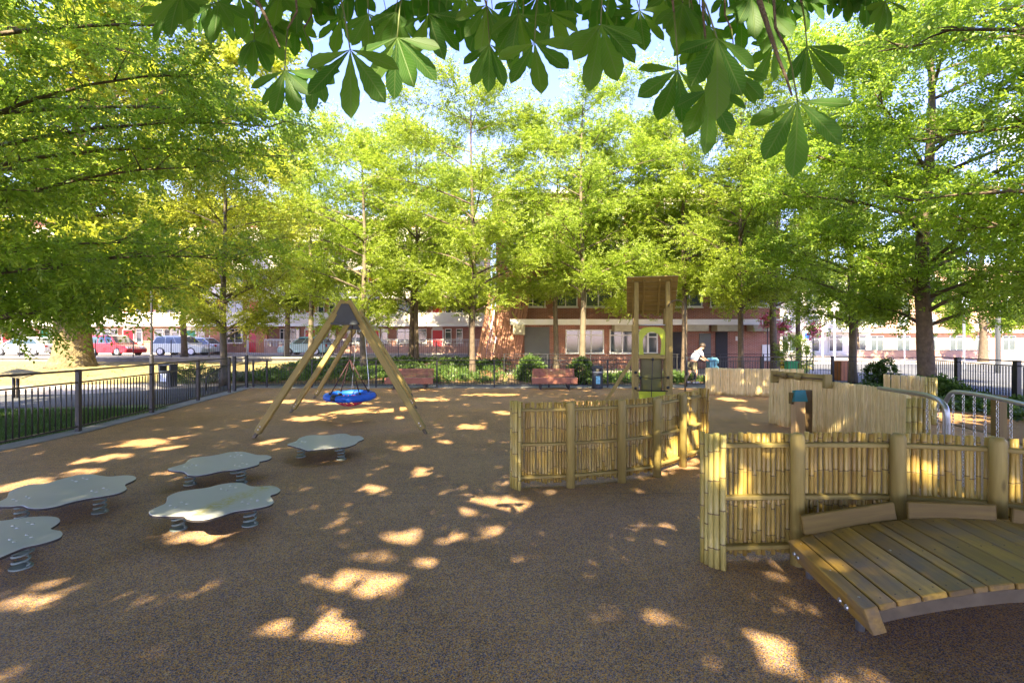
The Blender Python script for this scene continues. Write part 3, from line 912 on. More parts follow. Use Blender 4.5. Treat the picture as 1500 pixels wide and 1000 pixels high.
# second fence in the middle
f2, _ = bamboo_fence('curved bamboo cane fence with round posts standing alone in the middle of the play area', [(.06, 5.56), (.685, 5.64), (1.33, 5.84), (1.83, 6.09), (2.32, 6.56), (2.80, 7.05)], r=.0165, step=.0355, ends=(True, True))
end_bundle(f2, (-.01, 5.68), (.085, 5.52), 5, .0205, 'bamboo_green', 1.01)
end_bundle(f2, (2.80, 7.22), (2.85, 7.02), 5, .0205, 'bamboo', 1.01)
# pale fences
f3, _ = bamboo_fence('pale low bamboo wall farthest back on the right, near the green bin', [(6.25, 15.55), (7.1, 15.0), (7.95, 14.85), (8.9, 14.7)], top=.86, mat='bamboo_pale', r=.027, step=.05, postvis=False, canes_off=0, z0=.01)
def f4h(p): return .98 if p.y > 7.6 else .98 - .04 * (7.6 - p.y)
f4, _ = bamboo_fence('long pale bamboo wall with a small doorway and teal roofed box on the right', [(5.33, 10.0), (5.52, 9.45), (5.70, 8.8), (5.80, 8.1), (5.74, 7.35), (5.47, 6.65)], mat='bamboo_pale', r=.024, step=.044, postvis=False, canes_off=0, z0=.01, hfun=f4h,
                     skip=lambda q: False)
end_bundle(f4, (5.42, 6.60), (5.66, 6.56), 5, .028, 'bamboo_green', .93)
f5, _ = bamboo_fence('short pale bamboo wall piece in front of the thick tree trunk at right', [(8.3, 10.75), (8.42, 10.55), (8.52, 10.2), (8.52, 9.95)], top=.97, mat='bamboo_pale', r=.024, step=.045, postvis=False, canes_off=0, z0=.01)
end_bundle(f5, (8.46, 9.88), (8.70, 9.92), 5, .026, 'bamboo_green', .97)

# bead rail on the pale wall
bf = thing('bead_rail', 'timber play rail with two wooden beads on top of the pale bamboo wall', 'play panel', (5.45, 9.4, 0))
bp0, bp1 = Vector((5.36, 9.80, .965)), Vector((5.66, 8.62, .965))
beam('back_board', bp0 + Vector((0, 0, .07)), bp1 + Vector((0, 0, .07)), .03, .13, M['timber'], bf, ref=(0, 0, 1))
off = Vector((-.07, -.02, .055))
rod('bead_bar', bp0 + off, bp1 + off, .014, M['darkwood'], bf)
for u, m_ in ((.22, 'kick'), (.50, 'timber')):
    c = (bp0 + off).lerp(bp1 + off, u); dd = (bp1 - bp0).normalized()
    MB().tube([c - dd * .07, c - dd * .05, c + dd * .05, c + dd * .07], [.03, .055, .055, .03], 12).build('bead', M[m_], bf, None, True)
for u in (.0, 1.0):
    c = bp0.lerp(bp1, u)
    MB().bbox(-.10, .03, -.045, .045, -.10, .15, .01).build('end_block', M['timber'], bf, Matrix.Translation(c) @ Matrix.Rotation(R(-8), 4, 'Z'))
# small box with teal roof in front of the wall's doorway
bx = thing('play_box', 'small tan wooden box with a sloping teal roof set against the pale bamboo wall', 'play box', (5.0, 8.35, 0))
cx, cy = 5.01, 8.50
MB().bbox(cx - .065, cx + .105, cy - .08, cy + .08, 0, .67, .006).build('front_board', M['ply'], bx)
MB().bbox(cx + .11, cx + .30, cy + .04, cy + .10, 0, .84, .006).build('side_board', M['darkwood'], bx)  # dark brown stands in for the shaded right face of the box
MB().prism([(-.09, .0), (-.04, .20), (.13, .20), (.15, 0)], -.10, .0, Matrix.Translation((cx - .01, cy - .09, .655)) @ Matrix.Rotation(R(78), 4, 'X')).build('roof', M['teal'], bx)
MB().bbox(cx - .10, cx - .068, cy - .02, cy + .08, .60, .80, .004).build('gable_edge', M['kick'], bx)
MB().bbox(cx + .12, cx + .13 + .03, cy - .0, cy + .038, .0, .84, .004).build('upright', M['darkwood'], bx)

# ================================================================== ARCHED DECK
dk = thing('arched_deck', 'low arched timber deck of wet boards on steel feet at the bottom right', 'deck', (2.6, 3.0, 0))
eX, eY = Vector((1.885, 2.60)), Vector((2.03, 3.50))
ax = Vector((.99, -.10, 0)).normalized(); ay = Vector((.150, .98, 0)).normalized()
O = Vector((1.885, 2.60, 0))
def arch(s): return .262 + .21 * (1 - ((s - 1.25) / 1.25) ** 2)
DEPTH = .91
bw = .122; s = .078; i = 0
def dpt(s, v, z): return O + ax * s + ay * v + Vector((0, 0, z))
# end plank on edge
def plank(name, s0, s1, th, mat, v0=0, v1=DEPTH, drop=0):
    z0 = arch(s0) - drop; z1 = arch(s1) - drop
    a = dpt(s0, v0, z0); b = dpt(s1, v0, z1)
    xdir = (b - a).normalized(); ydir = ay; zdir = xdir.cross(ydir).normalized()
    Mx = Matrix.Identity(4)
    # local Z runs along the plank
    for k in range(3):
        Mx[k][0] = xdir[k]; Mx[k][1] = zdir[k]; Mx[k][2] = ydir[k]; Mx[k][3] = a[k]
    w = (b - a).length
    return MB().bbox(0.002, w - .002, -th, 0, 0, v1 - v0, .005).build(name, mat, dk, Mx)
plank('end_board', 0, .074, .15, M['deck'], -.005, DEPTH + .005)
widths = [.085, .12, .125, .12, .07] + [.125] * 16
s = .078
for wd in widths:
    if s > 2.45: break
    plank('deck_board', s, s + wd, .034, M['deck'], random.uniform(-.006, .004), DEPTH)
    s += wd + .0045
for v, nm in ((.012, 'steel_edge'), (DEPTH - .03, 'steel_edge'), (DEPTH / 2, 'joist')):
    b = MB(); n = 26; vs = []; fs = []
    for k in range(n + 1):
        s_ = .09 + (2.36 - .09) * k / n
        zt = arch(s_) - .038
        vs += [dpt(s_, v, zt), dpt(s_, v, zt - .07), dpt(s_, v + .012, zt - .07), dpt(s_, v + .012, zt)]
    for k in range(n):
        a = k * 4
        for q in range(4): fs.append((a + q, a + (q + 1) % 4, a + 4 + (q + 1) % 4, a + 4 + q))
    fs += [(3, 2, 1, 0), (n * 4, n * 4 + 1, n * 4 + 2, n * 4 + 3)]
    b.add(vs, fs).build(nm, M['steel_strip'], dk)
for s_, v in ((.13, .27), (.12, .90), (2.3, .27), (2.3, .90)):
    p = dpt(s_, v, 0); rod('foot', p, p + Vector((0, 0, .17)), .024, M['galv'], dk, 14)
for s_, v in ((-.001, .16), (-.001, .235), (-.001, .80), (-.001, .86)):
    p = dpt(s_ + .001, v, .185)
    MB().tube([p, p - ax * .008], [.017, .013], 10).build('bolt', M['galv'], dk)
for sb, v in ((.035, .1), (.035, .42), (.03, .82), (.43, .5)):
    p = dpt(sb, v, arch(sb) + .001); MB().tube([p, p + Vector((0, 0, .003))], .007, 8).build('screw', M['chain'], dk)
scr = MB().tube([(0, 0, 0), (0, 0, .0025)], .005, 8).mesh('screw', M['steel_strip'])
s = .078
for wd in widths:
    if s > 2.40: break
    for v in (.055, .44, .85):
        for q in ((.03, wd - .03) if wd > .1 else (wd / 2,)):
            obj('screw', scr, dk, Matrix.Translation(dpt(s + q, v, arch(s + q) + .0005)))
    s += wd + .0045
# kickboards between the posts
for a, b, za, zb, h in (((2.10, 3.50), (2.745, 3.47), .372, .485, .14), ((2.82, 3.45), (3.34, 3.34), .497, .512, .125), ((3.42, 3.31), (3.95, 3.12), .50, .46, .125)):
    beam('kickboard', Vector((*a, za)), Vector((*b, zb)), .034, h, M['kick'], dk, .006)

# ================================================================== SPRING BOARDS
def spline_closed(P, n=6):
    out = []; m = len(P)
    for i in range(m):
        p0, p1, p2, p3 = P[i - 1], P[i], P[(i + 1) % m], P[(i + 2) % m]
        for k in range(n):
            t = k / n
            out.append(.5 * ((2 * p1) + (p2 - p0) * t + (2 * p0 - 5 * p1 + 4 * p2 - p3) * t * t + (3 * p1 - p0 - 3 * p2 + p3) * t ** 3))
    return out

def stainmat():
    t = NT('grey_board_with_mustard_stain')
    v = t.coord(); n1 = t.noise(v, 2.5, 5)
    col = t.ramp(n1, [(.25, (.41, .43, .42)), (.75, (.46, .48, .47))])
    xyz = t.n('ShaderNodeSeparateXYZ'); t.l(v, xyz.inputs[0])
    # mustard smear in a curve across the board
    a = t.math('ABSOLUTE', t.math('SUBTRACT', t.math('ADD', xyz.outputs[0], 2.62), t.math('MULTIPLY', t.math('SUBTRACT', xyz.outputs[1], 4.50), .25)))
    n2 = t.noise(v, 26, 4, .8); n3 = t.noise(v, 3.6, 3)
    m1 = t.ramp(t.math('ADD', a, t.math('MULTIPLY', n3, .28)), [(.17, (1, 1, 1)), (.27, (0, 0, 0))])
    mm = t.mix(1.0, m1, t.ramp(n2, [(.42, (0, 0, 0)), (.6, (.85, .85, .85))]), 'MULTIPLY')
    t.l(t.mix(mm, col, (.38, .34, .06)), t.b.inputs['Base Color'])
    t.b.inputs['Roughness'].default_value = .36
    return t.m
M['board_stain'] = stainmat()

def spring_board(label, outline_px, springs_px, bolts=True, z=.22, mat='board'):
    """outline and feet are traced on the ground plane / board plane"""
    P = [gp(x, y, z) for x, y in outline_px]
    c = sum(P, Vector()) / len(P)
    t = thing('spring_board', label, 'play equipment', (c.x, c.y, 0), 0, 'lobed grey boards on springs')
    pts = spline_closed(P, 6)
    n = len(pts)
    th = .022
    b = MB()
    inner = [c + (p - c) * .992 for p in pts]
    vs = [(p.x, p.y, z) for p in inner] + [(p.x, p.y, z - .004) for p in pts] + [(p.x, p.y, z - th) for p in pts]
    b.add(vs, [tuple(range(n)), tuple(reversed(range(2 * n, 3 * n)))] + [(n + i, n + (i + 1) % n, (i + 1) % n, i) for i in range(n)] + [(2 * n + i, 2 * n + (i + 1) % n, n + (i + 1) % n, n + i) for i in range(n)])
    me = b.mesh('board', M[mat]); me.materials.append(M['board_edge'])
    for k, pl in enumerate(me.polygons):
        if k >= 2 + n or k == 1: pl.material_index = 1
    # triangulate the top so the concave outline fills properly
    bm = bmesh.new(); bm.from_mesh(me); bmesh.ops.triangulate(bm, faces=[f for f in bm.faces if len(f.verts) > 4]); bm.to_mesh(me); bm.free()
    obj('board', me, t)
    for q in springs_px:
        if isinstance(q, tuple): q = gp(*q)
        sx, sy = q.x, q.y
        H = z - th
        pts_ = []
        turns = 3.6; m = 58; r = .048
        for k in range(m + 1):
            a = 2 * PI * turns * k / m
            pts_.append((sx + r * math.cos(a), sy + r * math.sin(a), .014 + (H - .03) * k / m))
        MB().tube(pts_, .0095, 6).build('spring', M['spring'], t, None, True)
        sp = MB()
        sp.tube([(sx, sy, .0), (sx, sy, .012)], .07, 14).tube([(sx, sy, H - .012), (sx, sy, H - .001)], .065, 14)
        sp.build('spring_plate', M['spring'], t)
        if bolts:
            for dx, dy in ((.06, .02), (-.02, .065), (-.06, -.02), (.02, -.065)):
                MB().tube([(sx + dx, sy + dy, z), (sx + dx, sy + dy, z + .004), (sx + dx, sy + dy, z + .006)], [.013, .012, .006], 10).build('bolt', M['chain'], t, None, True)
    return t
def z1(L): return [(x / 3.571, 620 + y / 3.571) for x, y in L]
B_out = z1([(778, 462), (800, 445), (858, 420), (872, 402), (878, 380), (930, 358), (1000, 345), (1080, 335), (1150, 318), (1215, 309), (1270, 310), (1310, 326), (1360, 328), (1430, 325), (1466, 343), (1450, 362), (1415, 375), (1425, 393), (1430, 412), (1395, 430), (1310, 447), (1230, 458), (1160, 480), (1090, 498), (1020, 503), (978, 496), (955, 482), (880, 482), (800, 480)])
C_out = z1([(877, 236), (920, 222), (965, 208), (985, 190), (1020, 178), (1090, 170), (1150, 160), (1200, 149), (1270, 147), (1310, 155), (1350, 164), (1400, 165), (1421, 175), (1400, 188), (1360, 198), (1352, 212), (1300, 228), (1230, 240), (1160, 247), (1090, 262), (1030, 271), (985, 268), (960, 252), (905, 246)])
A_out = z1([(-30, 425), (0, 405), (35, 385), (50, 355), (90, 335), (160, 318), (240, 312), (320, 290), (400, 270), (480, 265), (530, 272), (580, 276), (650, 270), (700, 273), (712, 286), (690, 300), (655, 318), (662, 340), (620, 362), (540, 378), (450, 392), (370, 410), (290, 432), (210, 443), (150, 440), (115, 428), (50, 432), (-10, 432)])
E_out = z1([(-190, 560), (-120, 525), (-60, 510), (0, 508), (60, 500), (150, 488), (240, 484), (300, 490), (314, 508), (290, 530), (265, 548), (290, 556), (320, 562), (326, 580), (300, 600), (220, 625), (130, 645), (60, 672), (-20, 705), (-100, 720), (-170, 700), (-200, 660), (-260, 640), (-250, 600)])
D_out = [(421, 650), (433, 646), (439, 641), (455, 637), (480, 637), (495, 635), (507, 635), (516, 638), (527, 638), (533, 642), (525, 646), (520, 650), (507, 654), (492, 655), (475, 657), (462, 658), (450, 659), (441, 656), (430, 653)]
def mid(L, z, u): pass
def boardc(o, z=.22):
    P = [gp(x, y, z) for x, y in o]; return sum(P, Vector()) / len(P)
def sprs(out, pts):
    return [Vector((p.x, p.y, 0)) for p in pts]
spring_board('grey lobed spring board smeared with mustard yellow, nearest the middle of the group', B_out, [gp(*z1([(935, 424)])[0], .22), gp(*z1([(1195, 338)])[0], .22), gp(*z1([(1308, 406)])[0], .22)], mat='board_stain')
spring_board('clean grey lobed spring board just behind the mustard stained one', C_out, [gp(*z1([(995, 222)])[0], .22), gp(*z1([(1235, 168)])[0], .22), gp(*z1([(1262, 215)])[0], .22)])
spring_board('large grey lobed spring board at the left edge below the fence', A_out, [gp(*z1([(115, 392)])[0], .22), gp(*z1([(418, 293)])[0], .22), gp(*z1([(523, 348)])[0], .22)])
spring_board('nearest grey lobed spring board cut off by the lower left edge of the picture', E_out, [gp(*z1([(120, 530)])[0], .22), gp(*z1([(110, 600)])[0], .22), gp(*z1([(-110, 600)])[0], .22)])
spring_board('smallest and farthest grey lobed spring board in front of the swing', D_out, [gp(441, 647, .22), gp(497, 639, .22), gp(500, 650, .22)])

# ================================================================== SWING
sw = thing('swing_frame', 'long timber A frame swing set with three pairs of leaning legs', 'swing', (-3.9, 11.8, 0))
apex = [Vector((-3.02, 8.80, 2.44)), Vector((-3.83, 12.0, 2.44)), Vector((-4.58, 14.85, 2.44))]
feetL = [gp(372, 641), gp(426, 604), gp(460, 583)]
feetR = [gp(624, 635), gp(610, 598), gp(604, 580)]
for i in range(3):
    for ft, sg in ((feetL[i], -1), (feetR[i], 1)):
        top = apex[i] + Vector((sg * -.03, 0, .0))
        top = Vector((apex[i].x + sg * .035, apex[i].y, 2.44))
        d = (top - ft).normalized()
        p0 = ft + d * .10
        beam('leg', p0, top, .118, .10, M['timber'], sw, .012, ref=(0, 1, 0))
        Mf = align(ft, p0 + d * .02, Vector((0, 1, 0)))
        MB().bbox(-.028, .028, -.028, .028, -.01, .13, .006).build('leg_shoe', M['steel_strip'], sw, Mf)
        for zz in (.18, .24):
            q = ft + d * zz + Vector((0, -.055, 0))
            MB().tube([q, q + Vector((0, -.008, 0))], .012, 8).build('bolt', M['chain'], sw)
    a = apex[i]
    # triangular steel gusset
    g = MB().prism([(-.24, -.40), (.24, -.40), (.06, -.06), (-.06, -.06)], -.01, .01, Matrix.Translation(a + Vector((0, -.065, 0))) @ Matrix.Rotation(R(90), 4, 'X'))
    g.build('gusset_plate', M['gusset'], sw)
    g = MB().bbox(-.25, .25, -.10, .10, -.44, -.40, .006, Matrix.Translation(a)); g.build('gusset_flange', M['gusset'], sw)
for i in range(2):
    d = (apex[i + 1] - apex[i]).normalized()
    beam('top_beam', apex[i] + Vector((0, 0, -.22)) + d * .07, apex[i + 1] + Vector((0, 0, -.22)) - d * .07, .12, .10, M['steel_strip'], sw, .01)
# nest seat
ns = thing('nest_swing_seat', 'round blue nest swing seat with red net hanging on ropes', 'swing seat', (-3.5, 10.35, 0))
sc = Vector((-3.47, 10.35, .53))
ring = []
for k in range(41):
    a = 2 * PI * k / 40
    ring.append(sc + Vector((.47 * math.cos(a), .47 * math.sin(a), .012 * math.sin(a))))
b = MB(); b.tube(ring, .074, 12, False); b.build('ring', M['blue'], ns, None, True)
for a0 in (R(-110), R(20), R(140)):
    q = sc + Vector((.47 * math.cos(a0), .47 * math.sin(a0), 0)); tdir = Vector((-math.sin(a0), math.cos(a0), 0))
    MB().tube([q - tdir * .055, q + tdir * .055], .080, 12).build('ring_joint', M['black'], ns, None, True)
net = MB()
for k in range(-5, 6):
    y = k * .08; L = math.sqrt(max(0, .43 ** 2 - y * y))
    for dirx in (0, 1):
        pts = []
        for q in range(9):
            u = -L + 2 * L * q / 8
            sag = -.21 * (1 - (u * u + y * y) / .19)
            pts.append(sc + (Vector((u, y, sag)) if dirx == 0 else Vector((y, u, sag))))
        net.tube(pts, .009, 5, False)
net.build('net', M['redrope'], ns, None, True)
hang = sc + Vector((0, 0, .78)); topb = apex[0].lerp(apex[1], .49) + Vector((0, 0, -.28))
for k in range(4):
    a = R(45 + 90 * k)
    q = sc + Vector((.44 * math.cos(a), .44 * math.sin(a), .05))
    MB().tube([q, hang.lerp(q, .5) , hang], .0115, 6).build('rope', M['rope'], ns, None, True)
    MB().ball(q + Vector((0, 0, .03)), .032, 8, 6).build('shackle', M['black'], ns)
MB().tube([hang, topb], .011, 6).build('chain', M['rope'], ns, None, True)
# toddler seat in the second bay
ss = thing('flat_swing_seat', 'small black flat swing seat hanging in the rear bay of the swing', 'swing seat', (-4.2, 13.4, 0))
qc = Vector((-4.18, 13.35, .36))
MB().bbox(-.23, .23, -.09, .09, -.02, .02, .012, Matrix.Translation(qc) @ Matrix.Rotation(R(16), 4, 'Z')).build('seat', M['black'], ss)
for sgn in (-1, 1):
    a = qc + Vector((sgn * .21, sgn * .05, .02))
    for dy in (-.07, .07):
        MB().tube([a + Vector((0, dy, 0)), a + Vector((0, 0, .25))], .006, 5).build('bridle', M['chain'], ss)
    MB().tube([a + Vector((0, 0, .25)), apex[1].lerp(apex[2], .5) + Vector((sgn * .03, sgn * .2, -.27))], .007, 5).build('chain', M['chain'], ss)

# ================================================================== PLAY TOWER
tw = thing('play_tower', 'tall narrow timber climbing tower with sloping roof and lime green arched panel', 'climbing frame', (3.765, 13.0, 0))
TY = 13.0; xl, xr = 3.36, 4.17; yb = 13.95
for x, y, h in ((xl, TY, 3.30), (xr, TY, 3.30), (xl, yb, 2.68), (xr, yb, 2.68)):
    beam('corner_post', (x, y, 0), (x, y, h), .115, .115, M['timber'], tw, .012, ref=(0, 1, 0))
for x in (xl - .075, xr + .075):
    beam('doubling_post', (x, TY + .01, 0), (x, TY + .01, 2.15 if x < 3.5 else 2.72), .10, .11, M['timber'], tw, .012, ref=(0, 1, 0))
# roof of boards sloping back
r0, r1 = Vector((0, 12.86, 3.42)), Vector((0, 14.10, 2.50))
for k in range(8):
    a = r0.lerp(r1, k / 8); b_ = r0.lerp(r1, (k + 1) / 8 - .008)
    x0, x1 = 3.10, 4.43
    dirv = (b_ - a).normalized(); up = Vector((0, -dirv.z, dirv.y))
    Mx = Matrix.Identity(4)
    for q in range(3):
        Mx[q][0] = dirv[q]; Mx[q][1] = up[q]; Mx[q][2] = (1, 0, 0)[q]; Mx[q][3] = (x0, a.y, a.z)[q]
    MB().bbox(0, (b_ - a).length, 0, .03, 0, x1 - x0, .004).build('roof_board', M['timber'], tw, Mx)
for x in (xl - .09, xr + .09, 3.56, 3.97):
    beam('rafter', Vector((x, r0.y + .06, r0.z - .075)), Vector((x, r1.y - .03, r1.z - .055)), .045, .075, M['timber'], tw)
beam('cross_beam', (xl + .06, TY, 1.29), (xr - .06, TY, 1.29), .11, .10, M['timber'], tw)
beam('floor_board', (xl + .06, TY + .12, 1.30), (xl + .06, yb - .06, 1.30), .08, .05, M['timber'], tw)
beam('floor_board', (xr - .06, TY + .12, 1.30), (xr - .06, yb - .06, 1.30), .08, .05, M['timber'], tw)
for k in range(7):
    beam('platform_board', (xl + .1, TY + .14 + k * .11, 1.345), (xr - .1, TY + .14 + k * .11, 1.345), .03, .10, M['timber'], tw, ref=(0, 1, 0))
rod('cross_bar', (xl + .05, TY - .02, 2.14), (xr - .05, TY - .02, 2.14), .022, M['galv'], tw)
# lime panel with arched opening
def arch_panel():
    w, h = .34, .74; n = 14
    outer = [(-w, 0), (-w, h * .86)] + [(-w + .08 + 0 * 1, h * .97)] + [(-.1, h), (.1, h)] + [(w - .08, h * .97), (w, h * .86), (w, 0)]
    inner = [(-.21, 0)] + [(-.235, .18)] + [(-.22 * math.cos(a) * 1.08, .36 + .25 * math.sin(a)) for a in [PI * k / n for k in range(n + 1)]] + [(.235, .18), (.21, 0)]
    # bridge strips
    bm = bmesh.new()
    N = len(inner)
    def op(i):
        x, y = inner[i]
        L = i / (N - 1)
        # nearest point on the outer outline by angle
        cx_, cy_ = 0, .25
        dx, dy = x - cx_, y - cy_
        if i == 0: return (-w, 0)
        if i == N - 1: return (w, 0)
        best = None
        for (ax_, ay_), (bx_, by_) in zip(outer, outer[1:]):
            den = dx * (by_ - ay_) - dy * (bx_ - ax_)
            if abs(den) < 1e-9: continue
            t_ = ((ax_ - cx_) * (by_ - ay_) - (ay_ - cy_) * (bx_ - ax_)) / den
            u_ = ((ax_ - cx_) * dy - (ay_ - cy_) * dx) / den
            if t_ > 0 and -1e-6 <= u_ <= 1 + 1e-6:
                best = (cx_ + dx * t_, cy_ + dy * t_)
        return best or (x * 1.5, y)
    mb = MB()
    for i in range(N - 1):
        a, b = inner[i], inner[i + 1]; c, d = op(i + 1), op(i)
        q = [a, b, c, d]
        vs = [(p[0], 0, p[1]) for p in q] + [(p[0], .02, p[1]) for p in q]
        mb.add(vs, [(0, 1, 2, 3), (7, 6, 5, 4), (0, 4, 5, 1), (2, 6, 7, 3)])
    return mb
arch_panel().build('arched_panel', M['lime'], tw, Matrix.Translation(((xl + xr) / 2, TY - .03, 1.345)))
MB().bbox(xl + .13, xr - .13, TY + .5, TY + .52, .20, 1.24, .004).build('olive_panel', M['olive'], tw)
for x in (xl + .12, xr - .12): beam('panel_edge', (x, TY + .48, .2), (x, TY + .48, 1.24), .04, .04, M['darkwood'], tw)
MB().bbox(xl + .06, xr - .06, TY - .03, TY - .01, .02, .36, .004).build('lower_panel', M['lime'], tw)
MB().tube([(xl, TY - .05, .38), (xr, TY - .05, .38)], .016, 6).build('net_rope', M['black'], tw)
MB().tube([(xl, TY - .07, .78), (3.75, TY - .08, .70), (xr, TY - .07, .76)], .010, 6).build('net_rope', M['black'], tw)
MB().tube([(3.78, TY - .07, 1.22), (3.76, TY - .08, .7), (3.74, TY - .06, .1)], .010, 6).build('net_rope', M['black'], tw)
for x, z in ((xl - .02, .86), (xl + .10, .72), (xl - .02, .44), (xr + .0, .74), (xr + .0, .48), (3.78, 1.22)):
    MB().ball((x, TY - .09, z), .042, 10, 6).build('rope_ball', M['black'], tw, None, True)
beam('slanting_brace', (xl - .08, TY + .02, 1.25), (2.52, TY + .05, 0.0), .10, .10, M['timber'], tw, .01, ref=(0, 1, 0))
pts = [(4.60, 12.9, 0), (4.60, 12.9, 2.62)]
for k in range(0, 9):
    a = PI * k / 8
    pts.append((4.60 - .21 + .21 * math.cos(a), 12.93, 2.62 + .14 * math.sin(a) * 1.2))
MB().tube(pts, .019, 10).build('fire_pole', M['steel_strip'], tw, None, True)

tw.rotation_euler.z = R(-13.8)
# ================================================================== BENCHES, BINS
def bench(label, px0, px1, d, seatz=.42):
    xa, xb = (px0 - 750) / F * d, (px1 - 750) / F * d
    c = (xa + xb) / 2; w = (xb - xa) / 2
    t = thing('park_bench', label, 'bench', (c, d, 0), 0, 'red brown slatted benches by the far fence')
    for k in range(5):
        MB().bbox(c - w, c + w, d - .22 + k * .092, d - .22 + k * .092 + .08, .37, .41, .006).build('seat_slat', M['bench'], t)
    MB().bbox(c - w, c + w, d - .27, d - .232, .20, .41, .006).build('front_board', M['bench'], t)
    for k in range(4):
        z = .43 + k * .073
        MB().bbox(c - w * .96, c + w * .93, d + .235 + k * .015, d + .262 + k * .015, z, z + .062, .005).build('back_slat', M['bench'], t)
    for sx in (-.62, .62):
        MB().bbox(c + sx * w - .04, c + sx * w + .04, d - .17, d - .09, 0, .37, .006).build('leg', M['metal_black'], t)
        MB().bbox(c + sx * w - .04, c + sx * w + .04, d + .315, d + .365, 0, .68, .006).build('leg', M['metal_black'], t)
bench('red brown slatted bench seen between the right legs of the swing frame', 566, 636, 17.35)
bench('red brown slatted bench beside the dark litter bin', 779, 845, 17.35)
def bin_(label, x, y, w, h, post='poster'):
    t = thing('litter_bin', label, 'litter bin', (x, y, 0))
    MB().tube([(x, y, 0), (x, y, .04), (x, y, h * .68)], [w * .48, w * .5, w * .52], 16).build('body', M['binblack'], t, None, False)
    MB().tube([(x, y, h * .70), (x, y, h * .73)], [w * .55, w * .55], 16).build('rim', M['galv'], t)
    for k in range(4):
        a = R(45 + 90 * k)
        MB().box(-.05, .05, -.01, .01, h * .73, h * .88, Matrix.Translation((x + w * .48 * math.cos(a), y + w * .48 * math.sin(a), 0)) @ Matrix.Rotation(a + PI / 2, 4, 'Z')).build('hood_pillar', M['binblack'], t)
    MB().tube([(x, y, h * .88), (x, y, h * .95), (x, y, h)], [w * .54, w * .54, w * .40], 16).build('hood', M['binblack'], t)
    MB().bbox(x - w * .22, x + w * .16, y - w * .53, y - w * .51, h * .22, h * .55, .002).build('poster', M['poster'], t)
bin_('round dark litter bin with a pale blue poster between the bench and the tower', 3.08, 17.45, .40, .84)
lb = thing('litter_bin', 'square black framed litter bin with a pale poster outside the left fence', 'litter bin', (-12.9, 18.2, 0))
x, y = (246 - 750) / F * 18.0, 18.0
MB().bbox(x - .22, x + .22, y - .2, y + .2, .02, .62, .01).build('body', M['binblack'], lb)
for sx in (-.2, .2): MB().bbox(x + sx - .03, x + sx + .03, y - .19, y + .19, .62, .80, .004).build('hood_side', M['binblack'], lb)
MB().bbox(x - .24, x + .24, y - .21, y + .21, .80, .86, .01).build('hood', M['binblack'], lb)
MB().bbox(x - .12, x + .10, y - .214, y - .204, .22, .52, .002).build('poster', M['tin'], lb)
# lectern sign on the lawn
sg = thing('tilted_sign', 'low green tilted sign board on two dark posts left of the first fence post', 'sign', (-15.2, 15.0, 0))
for px in (20, 26):
    x = (px - 750) / F * 14.6; rod('post', (x, 14.6, 0), (x, 14.6, .70), .04, M['metal_brown'], sg)
x = (28 - 750) / F * 14.5
MB().bbox(-.38, .38, -.3, .3, -.015, .015, .004, Matrix.Translation((x, 14.5, .74)) @ Matrix.Rotation(R(9), 4, 'Y') @ Matrix.Rotation(R(14), 4, 'X')).build('board', M['khaki'], sg)
# lamp post on the left
lp_ = thing('lamp_post', 'slim dark lamp post standing on the dry lawn behind the left fence', 'lamp post', ((222 - 750) / F * 24, 24, .1))
x = (222 - 750) / F * 24
MB().tube([(x, 24, 0), (x, 24, 1.0), (x, 24, 1.05), (x, 24, 5.4)], [.09, .09, .06, .045], 12).build('pole', M['metal_black'], lp_)
MB().tube([(x, 24, 5.4), (x, 24, 5.45), (x, 24, 5.8), (x, 24, 5.95)], [.1, .16, .2, .04], 12).build('lantern', M['metal_black'], lp_)
# floodlight mast seen through the leaves at the upper right
fm = thing('floodlight_mast', 'tall mast with pale hooded floodlights glimpsed through the leaves at the upper right', 'lamp post', ((1462 - 750) / F * 26, 26, 0))
x = (1462 - 750) / F * 26
MB().tube([(x, 26, 0), (x, 26, 14.4)], [.12, .07], 12).build('pole', M['galv'], fm, None, True)
for px, y0, y1 in ((1466, 158, 186), (1462, 194, 218), (1492, 186, 204)):
    a = dp(px, y1, 26); b_ = dp(px, y0, 26)
    MB().prism([(-.5, 0), (.5, 0), (.12, b_.z - a.z), (-.12, b_.z - a.z)], -.18, .18, Matrix.Translation((a.x, 25.6, a.z)) @ Matrix.Rotation(R(90), 4, 'X')).build('floodlight_hood', M['tin'], fm)
beam('bracket', dp(1455, 190, 26), dp(1496, 190, 26), .08, .08, M['galv'], fm)

# green bin and square furniture
gb = thing('green_bin', 'bright green square bin beyond the pale bamboo wall at right', 'bin', ((1157 - 750) / F * 22, 22, 0))
x = (1158 - 750) / F * 22
MB().prism([(-.2, -.2), (.2, -.2), (.2, .2), (-.2, .2)], 0, .72, Matrix.Translation((x, 22, 0))).build('body', M['greenbin'], gb)
MB().bbox(x - .25, x + .25, 21.76, 22.24, .72, .80, .01).build('rim', M['greenbin'], gb)
bl = thing('yellow_bollard', 'small yellow bollard beside the green bin', 'bollard', ((1146 - 750) / F * 22, 22, 0))
x = (1146 - 750) / F * 22.2
MB().tube([(x, 22.2, 0), (x, 22.2, .8), (x, 22.2, .88)], [.07, .07, .03], 12).build('post', M['yellow'], bl)
MB().tube([(x, 22.2, .6), (x, 22.2, .66)], .075, 12).build('band', M['black'], bl)
ib = thing('information_totem', 'white information totem with a blue symbol across the square', 'sign', ((1182 - 750) / F * 40, 40, 0))
x = (1182 - 750) / F * 40
MB().bbox(x - .35, x + .35, 39.95, 40.05, .1, 2.6, .02).build('panel', M['white'], ib)
MB().bbox(x - .22, x + .22, 39.93, 39.947, 1.95, 2.4, .004).build('symbol', M['blue'], ib)
